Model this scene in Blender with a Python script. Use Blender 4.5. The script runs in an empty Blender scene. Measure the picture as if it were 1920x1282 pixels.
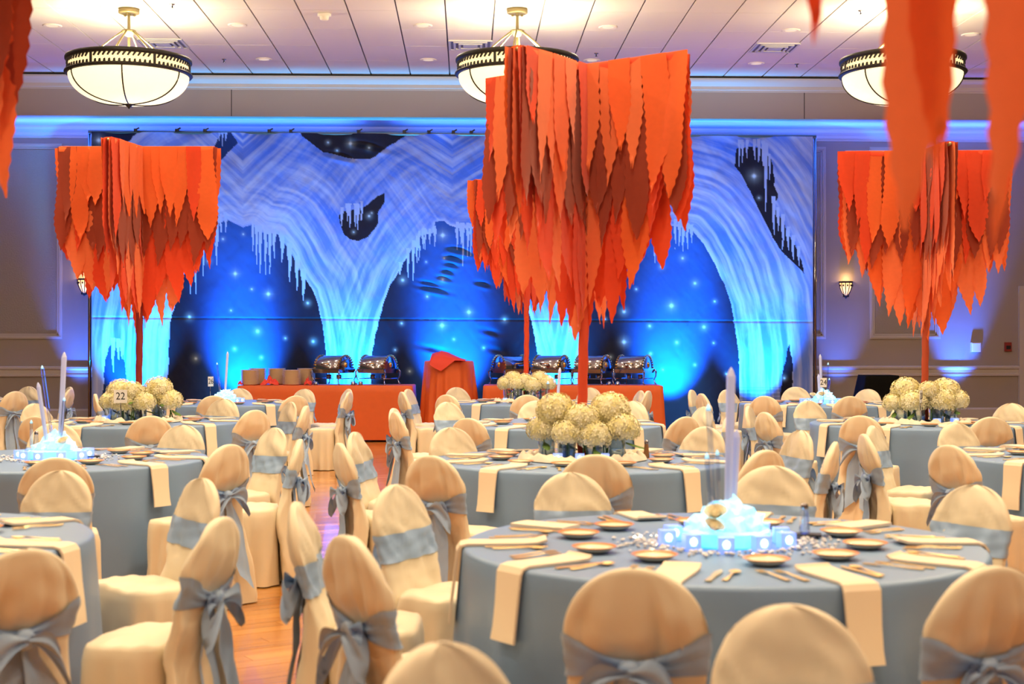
import bpy, math, random
import numpy as np
from mathutils import Vector, Matrix, noise

random.seed(7)
rng = np.random.default_rng(7)
PI = math.pi
SC = bpy.context.scene
COL = SC.collection
sin, cos = math.sin, math.cos

# ---------------------------------------------------------------- camera, world, lights, exposure
F = 2667.0            # focal length in pixels of the 1920 px wide frame (50 mm on 36 mm)
HZ = 640.0            # horizon row
CAMZ = 1.47
PSI = math.radians(1.78)
CP, SP = cos(PSI), sin(PSI)


def W(xc, Z, z=0.0):
    """point at lateral offset xc and depth Z in front of the camera -> room axes"""
    return Vector((xc * CP + Z * SP, -xc * SP + Z * CP, z))


def P(px, py, Y):
    """where the sight line through a pixel meets the wall-parallel plane at Y"""
    dx = (px - 960) / F
    t = Y / (-dx * SP + CP)
    return Vector(((dx * CP + SP) * t, Y, CAMZ + (HZ - py) / F * t))


def proj(v):
    xc = v[0] * CP - v[1] * SP
    Z = v[0] * SP + v[1] * CP
    if Z < 0.3:
        return (9999, 9999, Z)
    return (960 + F * xc / Z, HZ - F * (v[2] - CAMZ) / Z, Z)


cam = bpy.data.objects.new('camera', bpy.data.cameras.new('camera'))
COL.objects.link(cam)
cam.location = (0, 0, CAMZ)
cam.rotation_euler = (PI / 2, 0, -PSI)
cam.data.sensor_width = 36
cam.data.lens = 36 * F / 1920
cam.data.clip_end = 200
cam.data.dof.use_dof = True
cam.data.dof.focus_distance = 17.0
cam.data.dof.aperture_fstop = 3.8
SC.camera = cam

SC.view_settings.view_transform = 'Standard'
SC.view_settings.look = 'None'
SC.view_settings.gamma = 1.0
SC.view_settings.exposure = 0.0
SC.view_settings.use_curve_mapping = False
SC.cycles.use_denoising = True
SC.cycles.max_bounces = 7
SC.cycles.diffuse_bounces = 3
SC.cycles.glossy_bounces = 3
SC.cycles.transmission_bounces = 5
SC.cycles.transparent_max_bounces = 8
SC.cycles.caustics_reflective = False
SC.cycles.caustics_refractive = False
SC.cycles.sample_clamp_indirect = 4

WARM = (1.0, 0.79, 0.50)
world = bpy.data.worlds.new('world')
SC.world = world
world.use_nodes = True
world.node_tree.nodes['Background'].inputs[0].default_value = (1.0, 0.80, 0.60, 1)
world.node_tree.nodes['Background'].inputs[1].default_value = 0.10

CEIL = 5.62


def lamp(name, kind, loc, power, colour, aim=None, **kw):
    d = bpy.data.lights.new(name, kind)
    d.energy = power
    d.color = colour
    for k, v in kw.items():
        setattr(d, k, v)
    o = bpy.data.objects.new(name, d)
    COL.objects.link(o)
    o.location = loc
    if aim is not None:
        o.rotation_euler = (Vector(aim) - Vector(loc)).to_track_quat('-Z', 'Y').to_euler()
    return o


# recessed downlights of the ceiling grid
DOWN_X = [-6.03 + 2.43 * k for k in range(6)]
for yy in (-2.5, 1.5, 4.9, 8.3, 11.7, 15.1, 18.4):
    for xx in DOWN_X:
        p = W(xx, yy)
        lamp('downlight_lamp', 'AREA', (p.x, p.y, CEIL - 0.03), (15 if yy < 0 else 38) if yy < 18 else 26, WARM, (p.x, p.y, 0),
             shape='DISK', size=0.22, spread=math.radians(135))
# upward light out of the bowl chandeliers (three rows; the far one is in view)
CHAND = [W(-4.78, 17.75), W(0.066, 17.75), W(4.87, 17.75)]
for dz in (0, -5.2, -10.4):
    for c in CHAND:
        lamp('chandelier_lamp', 'POINT', (c.x, c.y + dz, 4.96), 185, (1.0, 0.82, 0.50), shadow_soft_size=0.10)
# blue uplighters at the foot of the backdrop
CY = (0.0, 0.43, 1.0)
for px, e in ((232, 420), (448, 420), (652, 420), (850, 420), (1046, 420), (1266, 420), (1432, 420)):
    q = P(px, 800, 21.85)
    lamp('uplight_lamp', 'SPOT', (q.x, 21.85, 0.10), e * 4.0, CY, (q.x, 22.42, 1.38),
         spot_size=math.radians(62), spot_blend=0.9, shadow_soft_size=0.06)
for px, e in ((140, 900), (1582, 480), (1808, 1500)):
    q = P(px, 800, 23.0)
    lamp('uplight_lamp', 'SPOT', (q.x, 22.98, 0.10), e, (0.03, 0.15, 1.0), (q.x, 23.36, 2.9),
         spot_size=math.radians(46), spot_blend=0.9, shadow_soft_size=0.05)
for px, w_ in ((60, 3.0), (420, 4.2), (1000, 4.2), (1440, 3.4), (1780, 2.6)):   # unseen strip lamps added for the blue glow above the cornice
    q = P(px, 300, 22.75)
    lamp('added_cove_lamp', 'AREA', (q.x, 22.66, 4.62), 16 * w_, (0.03, 0.15, 1.0), (q.x, 22.76, 5.2),
         shape='RECTANGLE', size=w_, size_y=0.06, spread=math.radians(150))

for px, e in ((60, 1.0), (500, 1.), (960, 1.), (1420, 1.), (1880, 1.)):   # unseen spots added to tint the ceiling edge blue-violet
    q = P(px, 800, 21.6)
    lamp('uplight_lamp', 'SPOT', (q.x, 21.6, 0.10), 240 * e, (0.25, 0.12, 1.0), (q.x, 20.9, 5.6),
         spot_size=math.radians(58), spot_blend=1.0, shadow_soft_size=0.06)

# ---------------------------------------------------------------- materials
MATS = {}


def mat(name, col=(.8, .8, .8), rough=.5, metal=0., spec=None, emit=None, es=0., trans=0., sheen=0., noise_=0., bump=0., bscale=60., sss=0.):
    if name in MATS:
        return MATS[name]
    m = bpy.data.materials.new(name)
    m.use_nodes = True
    nt = m.node_tree
    b = nt.nodes['Principled BSDF']
    b.inputs['Base Color'].default_value = (*col, 1)
    b.inputs['Roughness'].default_value = rough
    b.inputs['Metallic'].default_value = metal
    if spec is not None:
        b.inputs['Specular IOR Level'].default_value = spec
    if emit:
        b.inputs['Emission Color'].default_value = (*emit, 1)
        b.inputs['Emission Strength'].default_value = es
    b.inputs['Transmission Weight'].default_value = trans
    b.inputs['Sheen Weight'].default_value = sheen
    if noise_ or bump:
        tc = nt.nodes.new('ShaderNodeTexCoord')
        n = nt.nodes.new('ShaderNodeTexNoise')
        n.inputs['Scale'].default_value = bscale
        n.inputs['Detail'].default_value = 3
        nt.links.new(tc.outputs['Object'], n.inputs['Vector'])
        if noise_:
            r = nt.nodes.new('ShaderNodeMapRange')
            r.inputs['To Min'].default_value = 1 - noise_
            r.inputs['To Max'].default_value = 1 + noise_
            nt.links.new(n.outputs['Fac'], r.inputs['Value'])
            mx = nt.nodes.new('ShaderNodeVectorMath')
            mx.operation = 'SCALE'
            mx.inputs[0].default_value = col
            nt.links.new(r.outputs['Result'], mx.inputs['Scale'])
            nt.links.new(mx.outputs['Vector'], b.inputs['Base Color'])
        if bump:
            bp = nt.nodes.new('ShaderNodeBump')
            bp.inputs['Strength'].default_value = bump
            bp.inputs['Distance'].default_value = 0.01
            nt.links.new(n.outputs['Fac'], bp.inputs['Height'])
            nt.links.new(bp.outputs['Normal'], b.inputs['Normal'])
    MATS[name] = m
    return m


M_WALL = mat('taupe_paint', (.36, .31, .28), .7, bump=.05, bscale=90)
M_PAPER = mat('wall_paper', (.33, .29, .25), .75, bump=.6, bscale=38, noise_=.06)
M_TRIM = mat('trim_paint', (.55, .50, .47), .45)
M_FASCIA = mat('fascia_paint', (.40, .35, .32), .7)
M_TILE = mat('ceiling_tile', (.80, .76, .73), .85, bump=.05, bscale=200)
M_GRID = mat('ceiling_grid', (.16, .15, .17), .7)
M_DARK = mat('dark_gap', (.02, .02, .02), .7)
M_CREAM = mat('chair_cover_cloth', (.80, .70, .53), .5, sheen=.2, noise_=.04, bscale=7)
M_SASH = mat('sash_satin', (.33, .475, .74), .38, noise_=.05, bscale=9)
M_CLOTH = mat('table_satin', (.19, .305, .52), .42, noise_=.03, bscale=6)
M_NAP = mat('napkin_linen', (.86, .72, .56), .75)
M_ORANGE = mat('orange_linen', (.74, .13, .022), .62, noise_=.05, bscale=14)
M_RED = mat('red_linen', (.80, .05, .018), .6)
M_BLACK = mat('black_iron', (.012, .011, .010), .45)
M_BLACKCLOTH = mat('black_cloth', (.004, .004, .004), .95, spec=.1)
M_CUTLERY = mat('warm_lit_cutlery', (1.0, .74, .36), .34, 1.)  # silverware, with the gold reflection of warm light put into its colour
M_STEEL = mat('polished_steel', (.33, .33, .38), .12, 1.)
M_BRASS = mat('brass', (.80, .50, .16), .25, 1.)
M_NICKEL = mat('antique_nickel', (.42, .36, .20), .45, .6)
M_PLATE = mat('cream_china', (.85, .76, .60), .2)
M_RIM = mat('gilt_rim', (.80, .34, .12), .3, .35)
M_STACK = mat('tan_china', (.86, .66, .46), .35)
M_GREEN = mat('stem_green', (.10, .20, .035), .6)
M_WHITE = mat('white_card', (.85, .82, .78), .7)
M_INK = mat('black_ink', (.01, .01, .01), .6)
M_TULLE = mat('white_tulle', (.80, .70, .58), .8)
M_BOWL = mat('bowl_glass', (.9, .8, .6), .4, emit=(1.0, .84, .50), es=1.35)
M_BANDGLOW = mat('band_glass', (.9, .8, .6), .4, emit=(1.0, .74, .36), es=1.2)
M_ICE = mat('lit_ice', (.55, .85, .95), .25, emit=(.05, .55, 1.0), es=1.15)
M_ICE2 = mat('lit_ice_chunk', (.6, .9, .95), .2, emit=(.22, .72, 1.0), es=.95)
M_VOTIVE = mat('frosted_votive', (.45, .6, .9), .3, emit=(.10, .26, 1.0), es=.8)
M_LED = mat('led_core', (1, 1, 1), .3, emit=(.55, .82, 1.0), es=2.6)
M_ROD = mat('frosted_acrylic', (.62, .64, .80), .25, emit=(.12, .20, .50), es=.38)  # even emission stands in for LED light carried up the rods
M_SCONCE = mat('sconce_glass', (.9, .6, .3), .4, emit=(1.0, .50, .16), es=2.0)
M_CANGLOW = mat('can_reflector', (.9, .8, .6), .3, emit=(1.0, .82, .55), es=.5)
M_VENT = mat('vent_metal', (.62, .62, .66), .4, .2)
M_SHELL = mat('cream_shell', (.78, .60, .34), .6, bump=.5, bscale=40)
M_ROSE = mat('cream_rose', (1.0, .92, .72), .6)
M_FIRE = mat('alarm_red', (.28, .03, .02), .5)
M_POLE = [mat('pole_cloth_red', (.62, .055, .015), .8), mat('pole_cloth_shaded', (.22, .012, .012), .8), mat('pole_cloth_rust', (.42, .06, .02), .8)]  # the second, darker red has the left pole's shade put into its colour
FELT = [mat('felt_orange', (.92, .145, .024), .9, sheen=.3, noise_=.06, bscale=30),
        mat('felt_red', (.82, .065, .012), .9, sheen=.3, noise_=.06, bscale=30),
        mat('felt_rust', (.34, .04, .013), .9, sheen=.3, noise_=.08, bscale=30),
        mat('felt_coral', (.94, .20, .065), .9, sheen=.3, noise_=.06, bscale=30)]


for m in FELT + [M_ROSE]:     # thin felt and petals let some light through
    nt = m.node_tree
    b = nt.nodes['Principled BSDF']
    tr = nt.nodes.new('ShaderNodeBsdfTranslucent')
    if b.inputs['Base Color'].is_linked:
        nt.links.new(b.inputs['Base Color'].links[0].from_socket, tr.inputs['Color'])
    else:
        tr.inputs['Color'].default_value = b.inputs['Base Color'].default_value
    mx = nt.nodes.new('ShaderNodeMixShader')
    mx.inputs[0].default_value = .28
    nt.links.new(b.outputs[0], mx.inputs[1])
    nt.links.new(tr.outputs[0], mx.inputs[2])
    nt.links.new(mx.outputs[0], nt.nodes['Material Output'].inputs['Surface'])


def glass_mat(name, tint, gloss=.25, rough=.03):
    m = bpy.data.materials.new(name)
    m.use_nodes = True
    nt = m.node_tree
    nt.nodes.remove(nt.nodes['Principled BSDF'])
    out = nt.nodes['Material Output']
    t = nt.nodes.new('ShaderNodeBsdfTransparent')
    t.inputs[0].default_value = (*tint, 1)
    g = nt.nodes.new('ShaderNodeBsdfGlossy')
    g.inputs['Color'].default_value = (.8, .9, 1, 1)
    g.inputs['Roughness'].default_value = rough
    lw = nt.nodes.new('ShaderNodeLayerWeight')
    lw.inputs['Blend'].default_value = gloss
    mx = nt.nodes.new('ShaderNodeMixShader')
    nt.links.new(lw.outputs['Facing'], mx.inputs[0])
    nt.links.new(t.outputs[0], mx.inputs[1])
    nt.links.new(g.outputs[0], mx.inputs[2])
    nt.links.new(mx.outputs[0], out.inputs['Surface'])
    return m


M_GLASS = glass_mat('vase_glass', (.93, .96, .97), .30)
M_CLEAR = glass_mat('clear_acrylic', (.82, .86, .97), .45)


def island_mat(name, cols, rough):
    m = bpy.data.materials.new(name)
    m.use_nodes = True
    nt = m.node_tree
    b = nt.nodes['Principled BSDF']
    b.inputs['Roughness'].default_value = rough
    g = nt.nodes.new('ShaderNodeNewGeometry')
    r = nt.nodes.new('ShaderNodeValToRGB')
    for i, c in enumerate(cols):
        e = r.color_ramp.elements[i] if i < 2 else r.color_ramp.elements.new(i / (len(cols) - 1))
        e.position = i / (len(cols) - 1)
        e.color = (*c, 1)
    nt.links.new(g.outputs['Random Per Island'], r.inputs[0])
    nt.links.new(r.outputs[0], b.inputs['Base Color'])
    return m


M_PETAL = island_mat('hydrangea_petal', [(.80, .70, .30), (.90, .82, .50), (.95, .88, .64)], .6)
M_GEM = island_mat('acrylic_gem', [(.35, .36, .42), (.75, .72, .72), (.9, .9, .95)], .1)

# wood floor: colour and grain by board, from the position on the floor
PA = math.radians(30)
PLW, PLL = 0.115, 1.5


def wood_mat():
    m = bpy.data.materials.new('oak_boards')
    m.use_nodes = True
    nt = m.node_tree
    L = nt.links.new
    b = nt.nodes['Principled BSDF']
    b.inputs['Roughness'].default_value = .22
    b.inputs['Coat Weight'].default_value = .25
    g = nt.nodes.new('ShaderNodeNewGeometry')
    mp = nt.nodes.new('ShaderNodeMapping')
    mp.inputs['Rotation'].default_value = (0, 0, -PA)
    L(g.outputs['Position'], mp.inputs['Vector'])
    sx = nt.nodes.new('ShaderNodeSeparateXYZ')
    L(mp.outputs[0], sx.inputs[0])

    def mth(op, a, v=None, w=None):
        n = nt.nodes.new('ShaderNodeMath')
        n.operation = op
        for i, q in enumerate((a, v)):
            if q is None:
                continue
            if isinstance(q, (int, float)):
                n.inputs[i].default_value = q
            else:
                L(q, n.inputs[i])
        return n.outputs[0]
    row = mth('FLOOR', mth('DIVIDE', sx.outputs['Y'], PLW))
    off = mth('MULTIPLY', mth('FRACT', mth('MULTIPLY', row, 0.618)), PLL)
    seg = mth('FLOOR', mth('DIVIDE', mth('ADD', sx.outputs['X'], off), PLL))
    cx = nt.nodes.new('ShaderNodeCombineXYZ')
    L(row, cx.inputs[0])
    L(seg, cx.inputs[1])
    wn = nt.nodes.new('ShaderNodeTexWhiteNoise')
    L(cx.outputs[0], wn.inputs['Vector'])
    mp2 = nt.nodes.new('ShaderNodeMapping')
    mp2.inputs['Scale'].default_value = (1.2, 26, 1)
    L(mp.outputs[0], mp2.inputs['Vector'])
    n = nt.nodes.new('ShaderNodeTexNoise')
    n.inputs['Scale'].default_value = 1.0
    n.inputs['Detail'].default_value = 4
    n.inputs['Distortion'].default_value = .6
    L(mp2.outputs[0], n.inputs['Vector'])
    f = mth('ADD', mth('MULTIPLY', wn.outputs['Value'], .45), mth('MULTIPLY', n.outputs['Fac'], .6))
    r = nt.nodes.new('ShaderNodeValToRGB')
    r.color_ramp.elements[0].position = .15
    r.color_ramp.elements[0].color = (.27, .085, .014, 1)
    r.color_ramp.elements[1].position = .9
    r.color_ramp.elements[1].color = (.70, .33, .08, 1)
    e = r.color_ramp.elements.new(.5)
    e.color = (.52, .20, .038, 1)
    L(f, r.inputs[0])
    L(r.outputs[0], b.inputs['Base Color'])
    return m


M_WOOD = wood_mat()

# ---------------------------------------------------------------- geometry helpers


class G:
    def __init__(s):
        s.v, s.f = [], []

    def add(s, vs, fs):
        n = len(s.v)
        s.v += [tuple(v) for v in vs]
        s.f += [tuple(i + n for i in f) for f in fs]
        return s

    def box(s, c, d, rz=0., rx=0., ry=0., taper=1.):
        R = Matrix.Rotation(rz, 3, 'Z') @ Matrix.Rotation(ry, 3, 'Y') @ Matrix.Rotation(rx, 3, 'X')
        vs = []
        for z in (-.5, .5):
            k = taper if z > 0 else 1.
            for x, y in ((-.5, -.5), (.5, -.5), (.5, .5), (-.5, .5)):
                vs.append(R @ Vector((x * d[0] * k, y * d[1] * k, z * d[2])) + Vector(c))
        return s.add(vs, [(3, 2, 1, 0), (4, 5, 6, 7), (0, 1, 5, 4), (1, 2, 6, 5), (2, 3, 7, 6), (3, 0, 4, 7)])

    def loft(s, rings, closed=True, cap0=False, cap1=False):
        n = len(rings[0])
        vs = [p for r in rings for p in r]
        fs = []
        for i in range(len(rings) - 1):
            for j in range(n if closed else n - 1):
                k = (j + 1) % n
                fs.append((i * n + j, i * n + k, (i + 1) * n + k, (i + 1) * n + j))
        if cap0:
            fs.append(tuple(range(n - 1, -1, -1)))
        if cap1:
            b = (len(rings) - 1) * n
            fs.append(tuple(b + j for j in range(n)))
        return s.add(vs, fs)

    def lathe(s, prof, seg=24, c=(0, 0, 0), cap0=False, cap1=False, a0=0., a1=None):
        full = a1 is None
        rings = []
        for r, z in prof:
            if full:
                rings.append([(c[0] + r * cos(2 * PI * k / seg), c[1] + r * sin(2 * PI * k / seg), c[2] + z) for k in range(seg)])
            else:
                rings.append([(c[0] + r * cos(a0 + (a1 - a0) * k / seg), c[1] + r * sin(a0 + (a1 - a0) * k / seg), c[2] + z) for k in range(seg + 1)])
        return s.loft(rings, full, cap0, cap1)

    def tube(s, path, r, seg=8, cap=True):
        path = [Vector(p) for p in path]
        rings = []
        for i, p in enumerate(path):
            d = (path[min(i + 1, len(path) - 1)] - path[max(i - 1, 0)]).normalized()
            up = Vector((0, 0, 1)) if abs(d.z) < .9 else Vector((1, 0, 0))
            a = d.cross(up).normalized()
            b = a.cross(d)
            rr = r[i] if isinstance(r, (list, tuple)) else r
            rings.append([p + a * rr * cos(2 * PI * k / seg) + b * rr * sin(2 * PI * k / seg) for k in range(seg)])
        return s.loft(rings, True, cap, cap)

    def me(s, name, m, smooth=True):
        me = bpy.data.meshes.new(name)
        me.from_pydata(s.v, [], s.f)
        if smooth:
            me.polygons.foreach_set('use_smooth', [True] * len(me.polygons))
        if m is not None:
            me.materials.append(m)
        me.update()
        return me


def tag(o, label=None, cat=None, group=None, kind=None):
    for k, v in (('label', label), ('category', cat), ('group', group), ('kind', kind)):
        if v:
            o[k] = v
    return o


def ob(name, me, parent=None, loc=None, rz=None, m=None, **kw):
    o = bpy.data.objects.new(name, me)
    COL.objects.link(o)
    if parent:
        o.parent = parent
    if loc is not None:
        o.location = loc
    if rz is not None:
        o.rotation_euler = (0, 0, rz)
    return tag(o, **kw)


def empty(name, loc=(0, 0, 0), rz=0., **kw):
    o = ob(name, None, None, loc, rz, **kw)
    o.empty_display_size = .1
    return o


def kids(o):
    return list(o.children)


def copy_tree(o, parent=None):
    c = o.copy()
    COL.objects.link(c)
    for k in ('label', 'group'):
        if parent is None and k in c:
            del c[k]
    if parent:
        c.parent = parent
    for ch in o.children:
        copy_tree(ch, c)
    return c


def sharp(o, ang=35):
    me = o.data
    try:
        me.set_sharp_from_angle(angle=math.radians(ang))
    except Exception:
        pass
    return o


def smooth01(a, b, x):
    t = max(0., min(1., (x - a) / (b - a)))
    return t * t * (3 - 2 * t)


def nz(x, y, z=0.):
    return noise.noise(Vector((x, y, z)))


# ---------------------------------------------------------------- room shell
RX0, RX1, RY0 = -11.0, 12.0, -4.0
ob('floor', G().box(((RX0 + RX1) / 2, 9.7, -.06), (RX1 - RX0, 28.2, .1)).me('floor', M_WOOD, False), kind='structure')
FLOOR = bpy.data.objects['floor']
ca, sa = cos(PA), sin(PA)
near_boards, field = [], G()
for row in range(int(-7 / PLW), int(25 / PLW)):
    off = ((row * 0.618) % 1) * PLL
    for seg in range(-8, 20):
        u0 = seg * PLL - off
        uc, vc = u0 + PLL / 2, (row + .5) * PLW
        x, y = uc * ca - vc * sa, uc * sa + vc * ca
        if not (RX0 + .8 < x < RX1 - .8 and 2.2 < y < 22.6):
            continue
        hits = [proj((x + d * ca, y + d * sa, 0)) for d in (-.6, -.3, 0, .3, .6)]
        if any(380 < q[0] < 660 and 850 < q[1] < 1300 for q in hits):
            near_boards.append((min(abs(q[0] - 520) for q in hits), x, y))
        elif all(q[0] < -300 or q[0] > 2200 or q[1] > 1600 for q in hits):
            continue
        else:
            field.box((x, y, -.0045 + rng.uniform(-.0006, .0004)), (PLL - .002, PLW - .0018, .009), PA)
me_board = G().box((0, 0, 0), (PLL - .002, PLW - .0018, .009)).me('plank', M_WOOD, False)
near_boards.sort()
for _, x, y in near_boards[:290]:
    ob('plank', me_board, FLOOR, (x, y, -.0045 + rng.uniform(-.0006, .0004)), PA)
for _, x, y in near_boards[290:]:
    field.box((x, y, -.0045), (PLL - .002, PLW - .0018, .009), PA)
ob('plank_field', field.me('plank_field', M_WOOD, False), FLOOR, kind='stuff')

# ceiling: slab and lay-in tiles
SOF = 22.2
ob('ceiling', G().box(((RX0 + RX1) / 2, (RY0 + SOF) / 2, CEIL + .075), (RX1 - RX0, SOF - RY0, .1)).me('ceiling', M_GRID, False), kind='structure')
CE = bpy.data.objects['ceiling']
me_tile = G().box((0, 0, 0), (.590, 1.063, .02)).me('ceiling_tile', M_TILE, False)
far_tiles = G()
for i in range(-17, 20):
    x = -.28 + .61 * (i + .5)
    for j in range(24):
        y = SOF - .06 - 1.07 * (j + .5)
        q = proj((x, y, CEIL))
        if j < 5 and -80 < q[0] < 2000:
            ob('ceiling_tile', me_tile, CE, (x, y, CEIL + .012 + rng.uniform(-.001, .001)))
        else:
            far_tiles.box((x, y, CEIL + .012), (.590, 1.063, .02))
ob('ceiling_tile_field', far_tiles.me('ceiling_tile_field', M_TILE, False), CE, kind='stuff')
MX, LX = (RX0 + RX1) / 2, RX1 - RX0


def bar(name, y0, y1, z0, z1, m, kind='structure', x0=RX0, x1=RX1, parent=None, **kw):
    return ob(name, G().box(((x0 + x1) / 2, (y0 + y1) / 2, (z0 + z1) / 2), (x1 - x0, y1 - y0, z1 - z0)).me(name, m, False), parent, kind=kind if parent is None else None, **kw)


def prof_x(name, pts, m, x0=RX0, x1=RX1):
    """moulding: a (y, z) profile drawn along the wall"""
    g = G()
    g.loft([[(x0, y, z) for y, z in pts], [(x1, y, z) for y, z in pts]], True, True, True)
    o = ob(name, g.me(name, m, False), kind='structure')
    return o


WY = 23.4
bar('wall_back', WY, WY + .15, -.1, CEIL + .2, M_WALL)
bar('wall_soffit', SOF, SOF + .12, 4.97, CEIL + .1, M_FASCIA)
bar('ceiling_recess', SOF + .12, WY, 4.97, 5.05, M_TRIM)
bar('trim_1', SOF - .03, SOF, CEIL - .035, CEIL + .03, M_DARK)
prof_x('trim_2', [(SOF, 5.585), (SOF - .12, 5.585), (SOF - .12, 5.56), (SOF - .10, 5.53), (SOF - .04, 5.47), (SOF - .035, 5.42), (SOF - .015, 5.41), (SOF - .015, 5.385), (SOF, 5.385)], M_TRIM)
prof_x('trim_3', [(WY, 4.97), (WY - .20, 4.97), (WY - .20, 4.94), (WY - .17, 4.91), (WY - .09, 4.87), (WY - .07, 4.83), (WY - .03, 4.82), (WY - .03, 4.79), (WY, 4.79)], M_TRIM)
prof_x('trim_4', [(WY, 1.075), (WY - .035, 1.075), (WY - .045, 1.06), (WY - .045, 1.03), (WY - .025, 1.01), (WY - .025, .95), (WY - .035, .94), (WY - .035, .91), (WY, .90)], M_TRIM)
prof_x('baseboard_back', [(WY, .38), (WY - .015, .38), (WY - .03, .35), (WY - .03, 0), (WY, 0)], M_TRIM)
for px in (434, 1508):   # vertical joints in the soffit board
    q = P(px, 190, SOF)
    bar('trim_5', SOF - .002, SOF + .01, 4.975, 5.385, M_DARK, x0=q.x - .006, x1=q.x + .006)


def panel(px0, px1, n):
    x0, x1 = P(px0, 400, WY).x, P(px1, 400, WY).x
    z0, z1 = 1.52, 4.70
    pw = bar('wall_panel_%d' % n, WY - .006, WY + .02, z0 + .1, z1 - .1, M_PAPER, x0=x0 + .1, x1=x1 - .1)
    pw.name = 'wall_panel'
    for k, (a, b, c, d) in enumerate(((x0, x1, z0, z0 + .06), (x0, x1, z1 - .06, z1), (x0, x0 + .06, z0 + .06, z1 - .06), (x1 - .06, x1, z0 + .06, z1 - .06))):
        g = G().box(((a + b) / 2, WY - .012, (c + d) / 2), (b - a, .024, d - c))
        if k < 2:
            g.box(((a + b) / 2, WY - .017, (c + d) / 2), (b - a - .02, .034, .022))
            zi = d + .015 if k == 0 else c - .015
            g.box(((a + b) / 2, WY - .007, zi), (b - a - .12, .014, .02))
        else:
            g.box(((a + b) / 2, WY - .017, (c + d) / 2), (.022, .034, d - c + .05))
            xi = b + .015 if k == 2 else a - .015
            g.box((xi, WY - .007, (c + d) / 2), (.02, .014, d - c))
        ob('panel_moulding', g.me('panel_moulding', M_TRIM, False), pw)


panel(-330, 117, 1)
panel(1280, 1548, 2)
panel(1630, 1763, 3)
# door casing at the right edge of the frame
dr = ob('door_1', G().box((P(1975, 600, WY).x, WY - .02, 1.16), (.96, .04, 2.32)).me('door_1', mat('door_paint', (.48, .44, .42), .5), False), kind='structure')
dx0 = P(1909, 600, WY).x
for x in (dx0 + .05, dx0 + 1.12):
    ob('door_casing', G().box((x, WY - .03, 1.2), (.1, .06, 2.4)).me('door_casing', M_TRIM, False), dr)
ob('door_casing', G().box((dx0 + .585, WY - .03, 2.35), (.97, .06, .1)).me('door_casing', M_TRIM, False), dr)
ob('door_handle', G().tube([(dx0 + .22, WY - .05, 1.0), (dx0 + .22, WY - .10, 1.0), (dx0 + .34, WY - .10, 1.0)], .011).me('door_handle', M_STEEL), dr)

# ---------------------------------------------------------------- the printed backdrop
BY = 22.5


def inside(X, Y, poly):
    r = np.zeros(X.shape, bool)
    n = len(poly)
    for i in range(n):
        x1, y1 = poly[i]
        x2, y2 = poly[(i + 1) % n]
        if y1 == y2:
            continue
        c = ((y1 > Y) != (y2 > Y)) & (X < (x2 - x1) * (Y - y1) / (y2 - y1) + x1)
        r ^= c
    return r


def dist_line(X, Y, pts):
    d = np.full(X.shape, 1e9)
    for (x1, y1), (x2, y2) in zip(pts[:-1], pts[1:]):
        vx, vy = x2 - x1, y2 - y1
        t = np.clip(((X - x1) * vx + (Y - y1) * vy) / (vx * vx + vy * vy + 1e-9), 0, 1)
        d = np.minimum(d, np.hypot(X - x1 - t * vx, Y - y1 - t * vy))
    return d


LATT = rng.random((64, 64))


def vnoise(x, y):
    xi, yi = np.floor(x).astype(int), np.floor(y).astype(int)
    fx, fy = x - xi, y - yi
    fx, fy = fx * fx * (3 - 2 * fx), fy * fy * (3 - 2 * fy)
    a = LATT[xi % 64, yi % 64] * (1 - fx) + LATT[(xi + 1) % 64, yi % 64] * fx
    b = LATT[xi % 64, (yi + 1) % 64] * (1 - fx) + LATT[(xi + 1) % 64, (yi + 1) % 64] * fx
    return a * (1 - fy) + b * fy


def fbm(x, y, o=4):
    s, a = 0, .5
    for k in range(o):
        s = s + a * vnoise(x * 2 ** k + 17 * k, y * 2 ** k + 31 * k)
        a *= .5
    return s


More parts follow.
